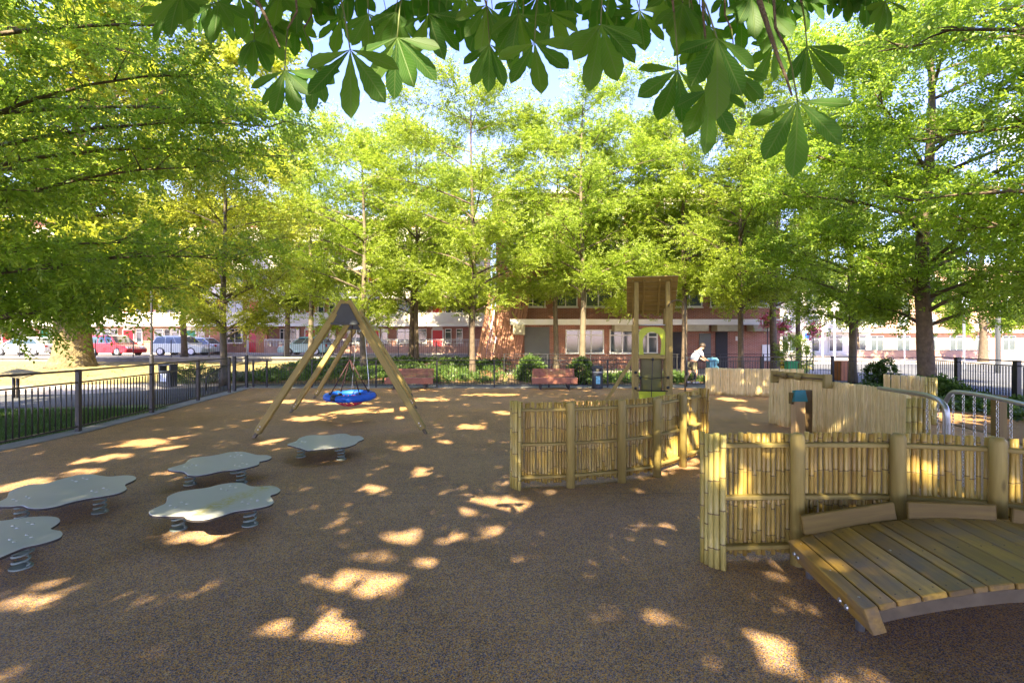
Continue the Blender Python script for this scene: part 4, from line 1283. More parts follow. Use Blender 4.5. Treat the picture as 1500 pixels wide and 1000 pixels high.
for (px, d, lab) in ((1236, 21.2, 'dark box planter behind the thin trunk on the edge of the square'),):
    pl = thing('box_planter', lab, 'planter', ((px - 750) / F * d, d, 0))
    x = (px - 750) / F * d
    MB().bbox(x - .28, x + .05, d - .25, d + .25, 0, .85, .01).build('side_board', M['orangeboard'], pl)
    MB().bbox(x + .06, x + .32, d - .24, d + .26, 0, .85, .01).build('front_board', M['black'], pl)
for i, (px, d, h) in enumerate(((1205, 38, 4.2), (1222, 34, 4.6), (1325, 44, 5), (1412, 30, 4.6))):
    t = thing('street_sign_post', ['slim pale post beside the information totem', 'white post before the glass shop fronts', 'pale post between the two trunks at right', 'grey post on the road behind the heavy railing'][i], 'post', ((px - 750) / F * d, d, 0))
    x = (px - 750) / F * d
    MB().tube([(x, d, 0), (x, d, h)], .06, 10).build('pole', M['white'] if i < 3 else M['galv'], t)
    MB().bbox(x - .3, x + .3, d - .09, d - .065, h - .75, h - .1, .01).build('sign_plate', M['white'] if i != 3 else M['tin'], t)

# ================================================================== CHAIN BRIDGE RAILS
cb = thing('chain_bridge_rails', 'pair of bent galvanised tube handrails with hanging chains behind the near bamboo fence', 'handrail', (4.3, 4.8, 0))
railA = [dp(1288, 568, 6.6), dp(1320, 573, 5.9), dp(1350, 577, 5.3), dp(1370, 583, 5.0), dp(1382, 592, 4.85), dp(1387, 605, 4.8), dp(1388, 640, 4.8)]
railA.append(Vector((railA[-1].x, railA[-1].y, 0)))
railB = [Vector((dp(1385, 600, 5.1).x, 5.1, 0)), dp(1384, 600, 5.1), dp(1386, 588, 5.08), dp(1392, 577, 5.0), dp(1402, 574, 4.9), dp(1440, 579, 4.55), dp(1500, 592, 4.05), dp(1560, 608, 3.7)]
def smooth3(P, n=5):
    P = [2 * P[0] - P[1]] + P + [2 * P[-1] - P[-2]]; out = []
    for i in range(1, len(P) - 2):
        for k in range(n):
            t = k / n
            out.append(.5 * ((2 * P[i]) + (-P[i - 1] + P[i + 1]) * t + (2 * P[i - 1] - 5 * P[i] + 4 * P[i + 1] - P[i + 2]) * t * t + (-P[i - 1] + 3 * P[i] - 3 * P[i + 1] + P[i + 2]) * t ** 3))
    out.append(P[-2]); return out
MB().tube(smooth3(railA), .025, 12).build('rail', M['galv'], cb, None, True)
MB().tube(smooth3(railB), .021, 12).build('rail', M['galv'], cb, None, True)
link = MB()
for k in range(30):
    z = -k * .031
    pts = []
    for q in range(9):
        a = 2 * PI * q / 8
        u, v = .0105 * math.cos(a), .021 * math.sin(a)
        pts.append((u, 0, z + v) if k % 2 == 0 else (0, u, z + v))
    link.tube(pts, .0032, 4, False)
lm = link.mesh('chain', M['chain'], True)
for px, py, d in ((1396, 575, 4.95), (1411, 576, 4.85), (1427, 577, 4.7), (1443, 580, 4.52), (1461, 584, 4.36), (1481, 588, 4.2), (1358, 581, 5.15), (1374, 587, 4.98)):
    obj('chain', lm, cb, Matrix.Translation(dp(px, py + 5, d)))
MB().box(3.9, 4.25, 4.1, 5.0, .3, .33).build('bridge_board', M['deck'], cb)
ps = thing('square_timber_post', 'square orange brown timber post behind the chains at the far right', 'post', ((1463 - 750) / F * 5.3, 5.3, 0))
x = (1463 - 750) / F * 5.3
beam('post', (x, 5.3, 0), (x, 5.3, 1.10), .10, .10, M['kick'], ps, .01, ref=(0, 1, 0))
MB().bbox(x - .055, x + .055, 5.245, 5.355, 1.10, 1.112, .003).build('cap', M['darkwood'], ps)

# ================================================================== PERSON AND PUSHCHAIR
def skin_mesh(name, joints, edges, mat, parent, lvl=1):
    me = bpy.data.meshes.new(name)
    me.from_pydata([j[0] for j in joints], edges, [])
    me.materials.append(mat)
    o = obj(name, me, parent)
    sk = o.modifiers.new('skin', 'SKIN'); sk.use_smooth_shade = True
    for i, j in enumerate(joints): me.skin_vertices[0].data[i].radius = (j[1], j[1])
    me.skin_vertices[0].data[0].use_root = True
    sb = o.modifiers.new('sub', 'SUBSURF'); sb.levels = lvl; sb.render_levels = lvl
    return o
PX, PYD = (1015 - 750) / F * 19.6, 19.6
pe = thing('person', 'person in white shirt and khaki shorts bending forward behind the far fence', 'person', (PX, PYD, 0))
def P_(x, y, z): return (PX + x, PYD + y, z)
J = [(P_(-.02, 0, .86), .13), (P_(.06, 0, 1.02), .135), (P_(.17, 0, 1.2), .15), (P_(.25, 0, 1.31), .13), (P_(.31, 0, 1.38), .055), (P_(.37, 0, 1.44), .085), (P_(.42, 0, 1.50), .095),
     (P_(-.02, -.09, .80), .10), (P_(.10, -.10, .45), .065), (P_(.02, -.10, .09), .045), (P_(.16, -.10, .04), .04),
     (P_(-.04, .09, .80), .10), (P_(-.10, .10, .45), .065), (P_(-.26, .10, .12), .045), (P_(-.14, .10, .04), .04),
     (P_(.24, -.18, 1.28), .06), (P_(.34, -.22, 1.05), .045), (P_(.52, -.17, .93), .035), (P_(.60, -.15, .92), .03),
     (P_(.24, .18, 1.28), .06), (P_(.34, .22, 1.05), .045), (P_(.52, .17, .93), .035), (P_(.60, .15, .92), .03)]
E = [(0, 1), (1, 2), (2, 3), (3, 4), (4, 5), (5, 6), (0, 7), (7, 8), (8, 9), (9, 10), (0, 11), (11, 12), (12, 13), (13, 14), (3, 15), (15, 16), (16, 17), (17, 18), (3, 19), (19, 20), (20, 21), (21, 22)]
skin_mesh('body', J, E, M['skin'], pe, 2)
skin_mesh('shirt', [(P_(.0, 0, .90), .165), (P_(.06, 0, 1.02), .165), (P_(.17, 0, 1.2), .178), (P_(.25, 0, 1.31), .15), (P_(.24, -.18, 1.28), .085), (P_(.31, -.21, 1.12), .075), (P_(.24, .18, 1.28), .085), (P_(.31, .21, 1.12), .075)],
          [(0, 1), (1, 2), (2, 3), (3, 4), (4, 5), (3, 6), (6, 7)], M['tshirt'], pe, 2)
skin_mesh('shorts', [(P_(-.02, 0, .84), .16), (P_(-.02, -.09, .78), .125), (P_(.06, -.10, .52), .10), (P_(-.04, .09, .78), .125), (P_(-.09, .10, .52), .10)], [(0, 1), (1, 2), (0, 3), (3, 4)], M['khaki'], pe, 2)
skin_mesh('trouser_leg', [(P_(.07, -.10, .50), .075), (P_(.02, -.10, .12), .055)], [(0, 1)], M['darkcloth'], pe, 1)
skin_mesh('trouser_leg', [(P_(-.10, .10, .50), .075), (P_(-.24, .10, .15), .055)], [(0, 1)], M['darkcloth'], pe, 1)
MB().ball(P_(.40, 0, 1.53), .115, 12, 8, (1.05, .9, 1)).build('hair', M['hair'], pe, None, True)
for sx, sy in ((.08, -.10), (-.19, .10)):
    MB().bbox(PX + sx - .12, PX + sx + .14, PYD + sy - .05, PYD + sy + .05, 0, .08, .025).build('shoe', M['white'], pe)
pc = thing('pushchair', 'pale blue pushchair in front of the bending person behind the far fence', 'pushchair', (PX + .95, PYD, 0))
bx0 = PX + .95
MB().prism([(-.32, .30), (.38, .30), (.42, .42), (.1, .46), (-.15, .95), (-.34, .95)], -.22, .22, Matrix.Translation((bx0, PYD, 0)) @ Matrix.Rotation(R(90), 4, 'X')).build('seat', M['paleblue'], pc)
MB().ball((bx0 - .16, PYD, .90), .26, 12, 8, (1, .85, .7)).build('hood', M['paleblue'], pc, None, True)
for sy in (-.2, .2):
    MB().tube([(bx0 - .36, PYD + sy, .95), (bx0 - .1, PYD + sy, .4), (bx0 + .36, PYD + sy, .12)], .014, 6).build('frame_tube', M['metal_black'], pc)
    for sx in (-.3, .36):
        MB().tube([(bx0 + sx, PYD + sy - .02, .12), (bx0 + sx, PYD + sy + .02, .12)], .12, 16).build('wheel', M['tyre'], pc)
MB().tube([(bx0 - .36, PYD - .2, .95), (bx0 - .38, PYD, .98), (bx0 - .36, PYD + .2, .95)], .014, 6).build('handle', M['metal_black'], pc)

# ================================================================== FOLIAGE
def gproj(P):
    """where a leaf's shadow falls on the ground"""
    return np.stack([P[:, 0] + RAY.x * KSH * P[:, 2], P[:, 1] + RAY.y * KSH * P[:, 2]], 1)

# gaps in the crowns that let the sun through (centre and size of each patch, as seen in the photograph)
holes = []
def hole(px, py, rx, ry, z=0.0, k=1.0):
    c = gp(px, py, z); e = gp(px + rx, py, z); n_ = gp(px, py - ry, z); m_ = gp(px, py + ry, z)
    holes.append((c.x + RAY.x * KSH * z, (n_.y + m_.y) / 2 + RAY.y * KSH * z, abs(e.x - c.x) * k, abs(n_.y - m_.y) / 2 * k))
def hole3(p, rx, ry):
    holes.append((p[0] + RAY.x * KSH * p[2], p[1] + RAY.y * KSH * p[2], rx, ry))
for h in [(585, 788, 26, 12), (540, 828, 36, 14), (478, 866, 26, 14), (525, 876, 18, 14), (565, 848, 20, 10), (500, 930, 18, 9), (485, 905, 18, 12), (455, 938, 20, 12), (440, 850, 12, 8), (618, 825, 12, 14),
          (705, 742, 30, 18), (742, 740, 24, 12), (550, 714, 26, 8), (618, 689, 13, 6), (878, 898, 1, 14), (955, 903, 6, 16), (1112, 930, 10, 22), (1132, 962, 8, 16),
          (1385, 945, 60, 24), (300, 782, 38, 11), (245, 800, 16, 8), (215, 648, 50, 8), (252, 655, 20, 4), (140, 673, 22, 5), (25, 712, 34, 9), (120, 690, 24, 5),
          (40, 886, 34, 9), (365, 935, 34, 14), (165, 668, 14, 4), (455, 612, 26, 5), (520, 603, 40, 4), (580, 600, 26, 3.5), (692, 624, 20, 5), (648, 648, 12, 3),
          (393, 648, 14, 5), (600, 655, 12, 4), (735, 605, 14, 3), (1090, 600, 16, 4), (1070, 585, 20, 3), (1380, 610, 60, 10), (500, 590, 40, 3),
          (420, 588, 30, 3), (620, 585, 30, 2.5), (800, 600, 14, 3), (860, 590, 24, 2.5), (720, 578, 40, 2)]:
    hole(*h)
hole3((1.75, 6.0, .30), .25, .28); hole3((2.55, 6.8, .5), .26, .55); hole3((2.3, 6.6, .15), .2, .2); hole3((.55, 5.7, .85), .08, .10)
for hx, hy, hL in ((513, 120, 96), (1050, 110, 100), (1168, 200, 96)):
    hole3(dp(hx, hy, .205 * F / hL), .07, .10)
hole3((3.2, 3.75, .70), .09, .12); hole3((4.95, 8.4, .35), .10, .15); hole3((-2.75, 8.9, 1.75), .12, .12); hole3((1.56, 3.7, .55), .05, .07); hole3((3.35, 3.5, .45), .04, .04)
HOL = np.array(holes)
hr2 = np.random.default_rng(5)

def keep_mask(P, jit=.10):
    G = gproj(P)
    m = np.ones(len(P), bool)
    WOB = .55 * np.sin(G[:, 0] * 19 + 2 * np.sin(G[:, 1] * 9)) * np.sin(G[:, 1] * 13 + 2 * np.cos(G[:, 0] * 13)) + .5 * np.sin(G[:, 0] * 37 + G[:, 1] * 21) * np.sin(G[:, 0] * 15 - G[:, 1] * 33)
    for (x, y, rx, ry) in HOL:
        rr = ((G[:, 0] - x) / (rx + .06)) ** 2 + ((G[:, 1] - y) / (ry + .08)) ** 2 + WOB
        m &= rr > 1
    return m

def quad_mesh(name, V, mat):
    n = len(V) // 4
    me = bpy.data.meshes.new(name)
    me.vertices.add(n * 4); me.loops.add(n * 4); me.polygons.add(n)
    me.vertices.foreach_set('co', V.astype(np.float32).ravel())
    me.loops.foreach_set('vertex_index', np.arange(n * 4, dtype=np.int32))
    me.polygons.foreach_set('loop_start', np.arange(0, n * 4, 4, dtype=np.int32))
    me.polygons.foreach_set('loop_total', np.full(n, 4, np.int32))
    me.materials.append(mat)
    me.update(calc_edges=True)
    return me

def nrm(a): return a / np.maximum(np.linalg.norm(a, axis=1, keepdims=True), 1e-9)

def sprays(origin, direc, K, L, ll, lw, r, flat_=.6, droop=.25, filt=None, carve=True):
    """leaves set along twigs: origin/direc (N,3); returns quad vertices"""
    N = len(origin)
    up = np.tile([0, 0, 1.0], (N, 1)) + r.normal(0, flat_, (N, 3)) + np.array([0, -.35, 0])
    d = nrm(direc)
    side = nrm(np.cross(d, up)); nn = nrm(np.cross(side, d))
    out = []
    Ls = L * r.uniform(.6, 1.3, (N, 1))
    for k in range(K):
        u = (k + .6) / K
        sgn = 1 if k % 2 else -1
        p = origin + d * Ls * u + nn * (-droop * u * u * Ls)
        a = r.uniform(.6, 1.15, (N, 1))
        ld = nrm(d * np.cos(a) + side * sgn * np.sin(a) + nn * r.normal(-.15, .3, (N, 1)) + np.array([0, 0, -.12]))
        lside = nrm(np.cross(ld, nn + r.normal(0, .35, (N, 3))))
        l = ll * r.uniform(.65, 1.25, (N, 1)); w = lw * r.uniform(.7, 1.2, (N, 1))
        ln = np.cross(lside, ld)
        b = p; t = p + ld * l - ln * l * .12
        m = p + ld * l * .5
        out.append(np.stack([b, m + lside * w / 2, t, m - lside * w / 2], 1))
    V = np.concatenate(out, 0)
    c = V.mean(1)
    keep = np.ones(len(c), bool)
    if filt is not None: keep &= filt(c)
    if carve: keep &= keep_mask(c)
    return V[keep].reshape(-1, 3)

def bez(a, b, c, n):
    return [a * (1 - t) ** 2 + b * 2 * t * (1 - t) + c * t * t for t in [k / n for k in range(n + 1)]]

def tree(name, label, base, trunk_r, height, cc, cr, nleaf, leaf=(.11, .052), mat='leaf_a', bark='bark', limbs=24, sub=8, seed=1, K=12, L=.55, cb_min=None, group=None, lean=(0, 0), leader=True, flare=1.25, filt=None, limb_r=.07, up=.25, twiglen=1.0, carve=True, droopy=0.0, jitter=.34, fork=None, leafk=.98):
    r = np.random.default_rng(seed)
    rd = random.Random(seed)
    base = Vector(base); cc = Vector(cc)
    t = thing(name, label, 'tree', base, 0, group)
    top = Vector((base.x + lean[0], base.y + lean[1], height))
    def axis(u):
        p = base.lerp(top, u)
        w = .12 * math.sin(u * 7 + seed) * min(1, u * 3) * (trunk_r * 3 + .2)
        return p + Vector((w, w * .6 * math.cos(seed), 0))
    tb = MB(); n = 16
    pts = [axis(k / n) for k in range(n + 1)]
    if fork is not None: pts = [p for p in pts if p.z <= fork] ; nn_ = len(pts)
    def tr(p):
        u = (p.z - base.z) / max(.1, height - base.z)
        return trunk_r * max(.10, (1 - .88 * u)) * (1 + (flare - 1) * max(0, 1 - (p.z - base.z) / .9) ** 2)
    base_pts = [base + Vector((0, 0, -.05)), base + Vector((0, 0, .25)), base + Vector((0, 0, .7))]
    full = base_pts + [p for p in pts if p.z > base.z + 1.0]
    tb.tube(full, [tr(p) for p in full], 14)
    # irregular surface
    rr = random.Random(seed + 5)
    tb.v = [(x + rr.uniform(-1, 1) * trunk_r * .05, y + rr.uniform(-1, 1) * trunk_r * .05, z) for x, y, z in tb.v]
    tb.build('trunk', M[bark], t, None, True)
    lb_ = MB()
    O_, D_ = [], []
    lo = cc.z - cr[2]
    for i in range(limbs):
        az = 2.39996 * i + rd.uniform(-.4, .4)
        v = (i + .5) / limbs
        cz = -1 + 2 * v
        cz = max(-.92, min(.98, cz + rd.uniform(-.1, .1)))
        rad = math.sqrt(max(.05, 1 - cz * cz))
        k = rd.uniform(.78, 1.12) if cz < .5 else rd.uniform(.85, 1.32)
        tgt = cc + Vector((cr[0] * rad * math.cos(az) * k, cr[1] * rad * math.sin(az) * k, cr[2] * cz * (k if cz > 0 else 1)))
        h0 = max(base.z + .6 * (cb_min if cb_min else (lo - base.z) * .9 + .4), min(height * .93, tgt.z - up * cr[0] * rad - .2))
        h0 = max(h0, (cb_min or 0))
        if fork is not None: h0 = min(h0, fork)
        s = axis(min(.97, (h0 - base.z) / (height - base.z)))
        m = s.lerp(tgt, .5) + Vector((rd.uniform(-.3, .3), rd.uniform(-.3, .3), .12 * (tgt - s).length + droopy * .3))
        P = bez(s, m, tgt, 6)
        r0 = max(.012, min(limb_r, tr(s) * .6))
        lb_.tube(P, [r0 * (1 - .82 * q / 6) for q in range(7)], 6)
        dirl = (tgt - s).normalized()
        for j in range(sub):
            u = .25 + .75 * (j + rd.random()) / sub
            q = s * (1 - u) ** 2 + m * 2 * u * (1 - u) + tgt * u * u
            a = rd.uniform(-1.2, 1.2)
            dv = (Matrix.Rotation(a, 3, 'Z') @ dirl + Vector((rd.uniform(-.3, .3), rd.uniform(-.3, .3), rd.uniform(-.25, .45)))).normalized()
            ln = twiglen * rd.uniform(.5, 1.15) * (.6 + .4 * (1 - u) + .15)
            e = q + dv * ln
            lb_.tube([q, q.lerp(e, .5) + Vector((0, 0, .04)), e], [r0 * .26 + .004, r0 * .16 + .003, .003], 4)
            O_.append((q, e, dv))
    lb_.build('branches', M[bark], t, None, True)
    # twigs: spread along every branch
    ns = nleaf // K
    idx = r.integers(0, len(O_), ns)
    Q = np.array([tuple(o[0]) for o in O_]); Ee = np.array([tuple(o[1]) for o in O_]); Dd = np.array([tuple(o[2]) for o in O_])
    wt = r.uniform(.35, 1.0, len(O_)); wt /= wt.sum()
    idx = r.choice(len(O_), ns, p=wt)
    u = r.uniform(0, 1, (ns, 1)) ** .8
    org = Q[idx] * (1 - u) + Ee[idx] * u + r.normal(0, jitter, (ns, 3)) * np.array([1, 1, .7])
    dd = nrm(Dd[idx] + r.normal(0, .55, (ns, 3)) + np.array([0, 0, -.15 - droopy]))
    V = sprays(org, dd, K, L, leaf[0] * leafk, leaf[1] * leafk * 1.08, r, filt=filt, carve=carve)
    o = obj('crown', quad_mesh('crown', V, M[mat]), t)
    o['kind'] = 'stuff'
    return t

def px_x(px, d): return (px - 750) / F * d

# --- trees beyond the far fence
tree('plane_tree', 'massive plane tree with a very thick flared trunk on the dry lawn at left', (px_x(107, 27.5), 27.5, .2), .95, 15, (px_x(150, 27), 27.5, 12.2), (9.2, 6.0, 8.6), 115000, (.21, .15), 'leaf_plane', 'bark_plane', 44, 9, 21, leafk=1.22, K=9, L=.7, flare=1.35, limb_r=.25, twiglen=1.9, jitter=.4)
tree('street_tree', 'young tree with a pale knobbly trunk just outside the far left corner gate', (px_x(328, 18.7), 18.7, 0), .14, 9.6, (px_x(322, 18.7), 18.9, 5.9), (3.1, 2.6, 3.9), 52000, (.10, .055), 'leaf_plane', 'bark_young', 26, 7, 22, L=.5, flare=1.2)
tree('street_tree', 'sparse young tree seen between the legs of the swing frame', (px_x(532, 25), 25, .2), .17, 12.2, (px_x(500, 25), 25.5, 7.2), (3.9, 3.0, 5.0), 52000, (.115, .06), 'leaf_a', 'bark_young', 26, 7, 23, L=.5)
tree('street_tree', 'slender straight tree behind the far fence between the two benches', (px_x(692, 22.7), 22.7, .1), .14, 13.6, (px_x(688, 22.7), 23, 8.5), (4.4, 3.2, 5.3), 84000, (.105, .056), 'leaf_a', 'bark', 30, 8, 24, L=.5)
tree('street_tree', 'tree with a dappled pale trunk left of the play tower', (px_x(853, 23.4), 23.4, .1), .16, 13.6, (px_x(862, 23.4), 23.6, 9.0), (4.4, 3.2, 4.8), 84000, (.105, .056), 'leaf_b', 'bark_young', 30, 8, 25, L=.5)
tree('street_tree', 'tree standing behind the play tower and its fire pole', (px_x(1002, 24), 24, .05), .15, 13.8, (px_x(1030, 24), 24.5, 9.2), (4.6, 3.2, 4.8), 76000, (.11, .058), 'leaf_b', 'bark', 30, 8, 26, L=.5)
tree('street_tree', 'thin straight tree in front of the square, left of the thick dappled trunk', (px_x(1249, 19.0), 19.0, 0), .15, 12.6, (px_x(1230, 19), 19.2, 7.8), (3.7, 2.8, 5.3), 82000, (.105, .054), 'leaf_c', 'bark_young', 30, 8, 27, L=.5)
tree('street_tree', 'thick trunked dappled tree inside the right corner behind the pale bamboo wall', (px_x(1357, 15.2), 15.2, 0), .25, 13.0, (px_x(1400, 15.2), 15.2, 8.0), (5.2, 3.8, 5.6), 120000, (.10, .045), 'leaf_c', 'bark', 36, 9, 28, leafk=1.22, L=.55, flare=1.5)
tree('street_tree', 'leafy tree far back between the flats and the brick building', (px_x(600, 33), 33.6, .6), .2, 15, (px_x(585, 33), 34, 9.4), (5.2, 3, 5.6), 42000, (.15, .085), 'leaf_a', 'bark', 26, 8, 31, L=.6)
tree('street_tree', 'leafy street tree in front of the flats above the teal car', (px_x(420, 35.5), 35.5, .6), .2, 14, (px_x(405, 35), 36, 8.9), (5.6, 3, 4.9), 42000, (.15, .085), 'leaf_a', 'bark', 26, 8, 32, L=.6)
tree('street_tree', 'distant tree on the square at the right edge beyond the railing', (px_x(1440, 40), 40, 0), .3, 14, (px_x(1440, 40), 40, 8.5), (7.5, 4, 5.8), 36000, (.22, .14), 'leaf_c', 'bark', 26, 8, 33, L=.7)
tree('street_tree', 'distant tree on the square behind the totem and green bin', (px_x(1255, 52), 52, 0), .3, 14, (px_x(1250, 52), 52, 9.8), (7.5, 4, 6), 30000, (.25, .16), 'leaf_b', 'bark', 26, 8, 34, L=.8)
tree('street_tree', 'tree behind the brick building roof, upper middle', (px_x(1120, 27.5), 26.5, 0), .2, 13.5, (px_x(1130, 26.5), 26.5, 8.6), (4.4, 3, 4.8), 46000, (.12, .065), 'leaf_b', 'bark', 26, 8, 35, L=.55)
# --- near trees whose crowns hang into the picture from the sides
tree('overhanging_tree', 'near tree left of the picture whose drooping feathery branches fill the upper left', (-13.2, 10.4, 0), .30, 14, (-10.6, 11.0, 7.8), (5.8, 4.2, 5.9), 150000, (.10, .042), 'leaf_c', 'bark', 46, 10, 41, leafk=1.22, K=14, L=.6, limb_r=.06, droopy=.25, twiglen=1.25)
tree('overhanging_tree', 'near tree right of the picture whose branches reach in at the right edge', (14.9, 9.6, 0), .28, 13, (12.9, 10.2, 7.8), (4.4, 3.6, 5.2), 100000, (.10, .042), 'leaf_c', 'bark', 38, 10, 42, leafk=1.22, K=14, L=.6, limb_r=.10, droopy=.25, twiglen=1.15)

def copy_tree(src, name, label, loc, rz):
    t = src.copy(); t['label'] = label; C.objects.link(t)
    t.matrix_basis = Matrix.Translation(Vector(loc)) @ Matrix.Rotation(rz, 4, 'Z')
    for ch in [c for c in C.objects if c.parent == src]:
        c = ch.copy(); C.objects.link(c); c.parent = t
    return t
TR = {o['label']: o for o in C.objects if o.get('category') == 'tree'}
tA = [o for l, o in TR.items() if 'between the two benches' in l][0]
tB = [o for l, o in TR.items() if 'left of the play tower' in l][0]
tC = [o for l, o in TR.items() if 'its fire pole' in l][0]
tS = [o for l, o in TR.items() if 'teal car' in l][0]
for src, px, d, z, rz, lab in ((tB, 815, 28.0, .05, 2.0, 'tree before the leaning timber screen with its crown over the canopy corner'),
                               (tA, 930, 27.2, .05, 3.5, 'tree close to the brick building wall, seen left of the tower roof'),
                               (tA, 1085, 22.5, .0, 1.2, 'tree over the brick wall with the white notice board'),
                               (tC, 610, 28.6, .4, 4.1, 'tree in the back of the planting bed behind the left bench'),
                               (tB, 455, 29.0, .4, 5.2, 'tree in the back of the planting bed left of the swing top'),
                               (tS, 270, 33.0, .6, 2.5, 'street tree in front of the flats above the white estate car'),
                               (tC, 1170, 29.0, .0, 2.7, 'tree at the corner of the brick building above the flower baskets'),
                               (tS, 690, 38.0, .6, 1.1, 'street tree before the flats right of the red door')):
    copy_tree(src, 'street_tree', lab, (px_x(px, d), d, z), rz)

# --- horse chestnut over the camera; it shades the play area
def chestnut():
    t = thing('horse_chestnut', 'great horse chestnut overhead with large hand shaped leaves hanging into the top of the picture', 'tree', (6.0, -6.0, 0))
    r = np.random.default_rng(77); rd = random.Random(77)
    tb = MB().tube([(6.0, -6, -.05), (6.0, -6, .4), (5.95, -6, 2), (5.8, -5.9, 4.2), (5.7, -5.8, 6.5)], [.75, .58, .50, .46, .36], 18)
    tb.build('trunk', M['bark'], t, None, True)
    lb_ = MB()
    root = Vector((5.8, -5.9, 4.4))
    def low(y, x=0): return np.where(y > 0, np.maximum(4.9, 2.35 + .78 * y), 4.6)
    ends = []
    for i in range(40):
        a = 2.39996 * i; q = math.sqrt((i + .5) / 40)
        x = -1.0 + 13.0 * q * math.cos(a); y = -3.5 + 12.0 * q * math.sin(a)
        if y > 8.2: y = 8.2
        z = float(low(np.array([y]))[0]) + rd.uniform(1.0, 2.6)
        e = Vector((x, y, z)); s = root + Vector((0, 0, rd.uniform(0, 2)))
        m = s.lerp(e, .5) + Vector((0, 0, 1.4))
        P = bez(s, m, e, 8)
        P = [p if p.y < 0 or (p.z - 1.7) > .76 * p.y else Vector((p.x, p.y, 1.9 + .78 * p.y)) for p in P]
        lb_.tube(P, [.13 * (1 - .8 * k / 8) for k in range(9)], 7)
        ends.append(e)
    lb_.build('branches', M['bark'], t, None, True)
    N = 23000
    x = r.uniform(-17.0, 12.5, N); y = r.uniform(-13.5, 8.9, N)
    keep = ((x + 2) / 15.5) ** 2 + ((y + 3) / 15.0) ** 2 < 1.05
    x, y = x[keep], y[keep]
    lo = low(y); hi = np.maximum(lo + 1.6, 11.2 - .02 * ((x + 1) ** 2 + (y + 3) ** 2))
    z = lo + (hi - lo) * r.uniform(0, 1, len(x))
    org = np.stack([x, y, z], 1)
    dd = nrm(r.normal(0, 1, (len(x), 3)) * np.array([1, 1, .35]))
    filt = lambda c: (c[:, 1] < .15) | ((c[:, 2] - 1.7) > .735 * c[:, 1] + .12)
    V = sprays(org, dd, 9, .5, .30, .16, r, filt=filt)
    o = obj('crown', quad_mesh('crown', V, M['leaf_crown']), t); o['kind'] = 'stuff'
    # leaflets ------------------------------------------------------------
    def leaflet(seed):
        q = random.Random(seed)
        n = 11; vs = []; fs = []
        bend = q.uniform(-.16, .34); cup = q.uniform(.10, .24); tw = q.uniform(-.2, .2)
        prof = []
        for k in range(n + 1):
            u = k / n
            w = .152 * (math.sin(PI * min(1, u ** 1.9)) ** .8) + (.012 if 0 < u < 1 else 0)
            if u > .2 and k < n: w *= 1 + (.05 if k % 2 else -.05)
            prof.append((u, w))
        for u, w in prof:
            zc = -bend * u * u * .6
            tx = tw * u * .12
            vs += [(-w + tx, u, zc + cup * w * (1 + .2 * math.sin(u * 9 + seed))), (tx, u, zc - .004), (w + tx, u, zc + cup * w * (1 + .2 * math.cos(u * 8 + seed)))]
        for k in range(n):
            a = k * 3
            fs += [(a, a + 1, a + 4, a + 3), (a + 1, a + 2, a + 5, a + 4)]
        me = MB().add(vs, fs).mesh('leaflet', M['chestnut'], True)
        return me
    LV = [leaflet(i) for i in range(8)]
    M['petiole'] = plain('leaf_stalk', (.10, .13, .03), .5, .1, 8, 0)
    hubs = [(265, -8, 60, 0), (320, 3, 58, 0), (372, 58, 50, -5), (417, 103, 70, 5), (460, 97, 56, 5), (393, 40, 52, 0), (463, 0, 40, 10), (433, 30, 50, 0),
            (513, 73, 96, 0), (582, 55, 84, 5), (580, 18, 58, -10), (628, 20, 68, 15), (640, -5, 40, 0), (540, 20, 55, 0), (500, 25, 50, -10),
            (713, 8, 64, -8), (717, 65, 62, 0), (760, 20, 66, 0), (783, 62, 78, 6), (807, 18, 55, 18), (680, -12, 40, 0), (765, 45, 55, -20),
            (880, 36, 88, 3), (937, 15, 62, 5), (867, -6, 36, 0), (895, 10, 45, 20), (1000, 5, 60, -8), (993, 102, 84, -22), (975, -4, 48, 12), (1018, 60, 55, 0),
            (1010, 15, 62, 0), (1037, 132, 84, 3), (1050, 56, 100, 2), (1077, 103, 62, 18), (1037, 38, 58, -12), (1085, 20, 55, 0), (1127, 18, 56, 6), (1180, -3, 44, 6), (1133, 67, 54, -22),
            (1182, 67, 76, 22), (1168, 148, 96, 6), (1240, -8, 34, 0), (1297, 1, 44, -5), (1265, 0, 36, -10), (1213, -8, 30, 0), (350, -8, 55, 0), (410, -10, 60, 0), (1150, 0, 50, 0), (1100, -5, 60, 0), (300, 5, 45, 15)]
    cnt = 0
    for i in range(34):
        px = 235 + (1290 - 235) * (i + .5) / 34 + rd.uniform(-12, 12)
        if 655 < px < 675 or 960 < px < 972 or 1195 < px < 1225: continue
        hubs.append((px, rd.uniform(-22, 24) if px < 1150 else rd.uniform(-25, -8), rd.uniform(38, 54), rd.uniform(-25, 25)))
    extra = MB()
    twb = MB()
    for i, (px, py, Lp, rot) in enumerate(hubs):
        d = .205 * F / Lp * rd.uniform(.92, 1.08)
        d = min(max(d, 1.35), 3.4)
        sz = Lp / F * d
        h = dp(px, py, d)
        # petiole rising to a twig
        a0 = h + Vector((rd.uniform(-.05, .05), rd.uniform(-.03, .06), .13 + .3 * sz))
        pet = obj('leaf', MB().tube([a0, a0.lerp(h, .5) + Vector((0, 0, .02)), h], [.004, .003, .0026], 5).mesh('leaf', M['petiole'], True), t)
        twb.tube([a0, a0 + Vector((rd.uniform(-.03, .03), .04, .10)), a0 + Vector((rd.uniform(-.06, .06), .12, .35 + .3 * d))], [.004, .005, .008], 6)
        nl = rd.choice((5, 5, 6))
        spread = R(rd.uniform(95, 150))
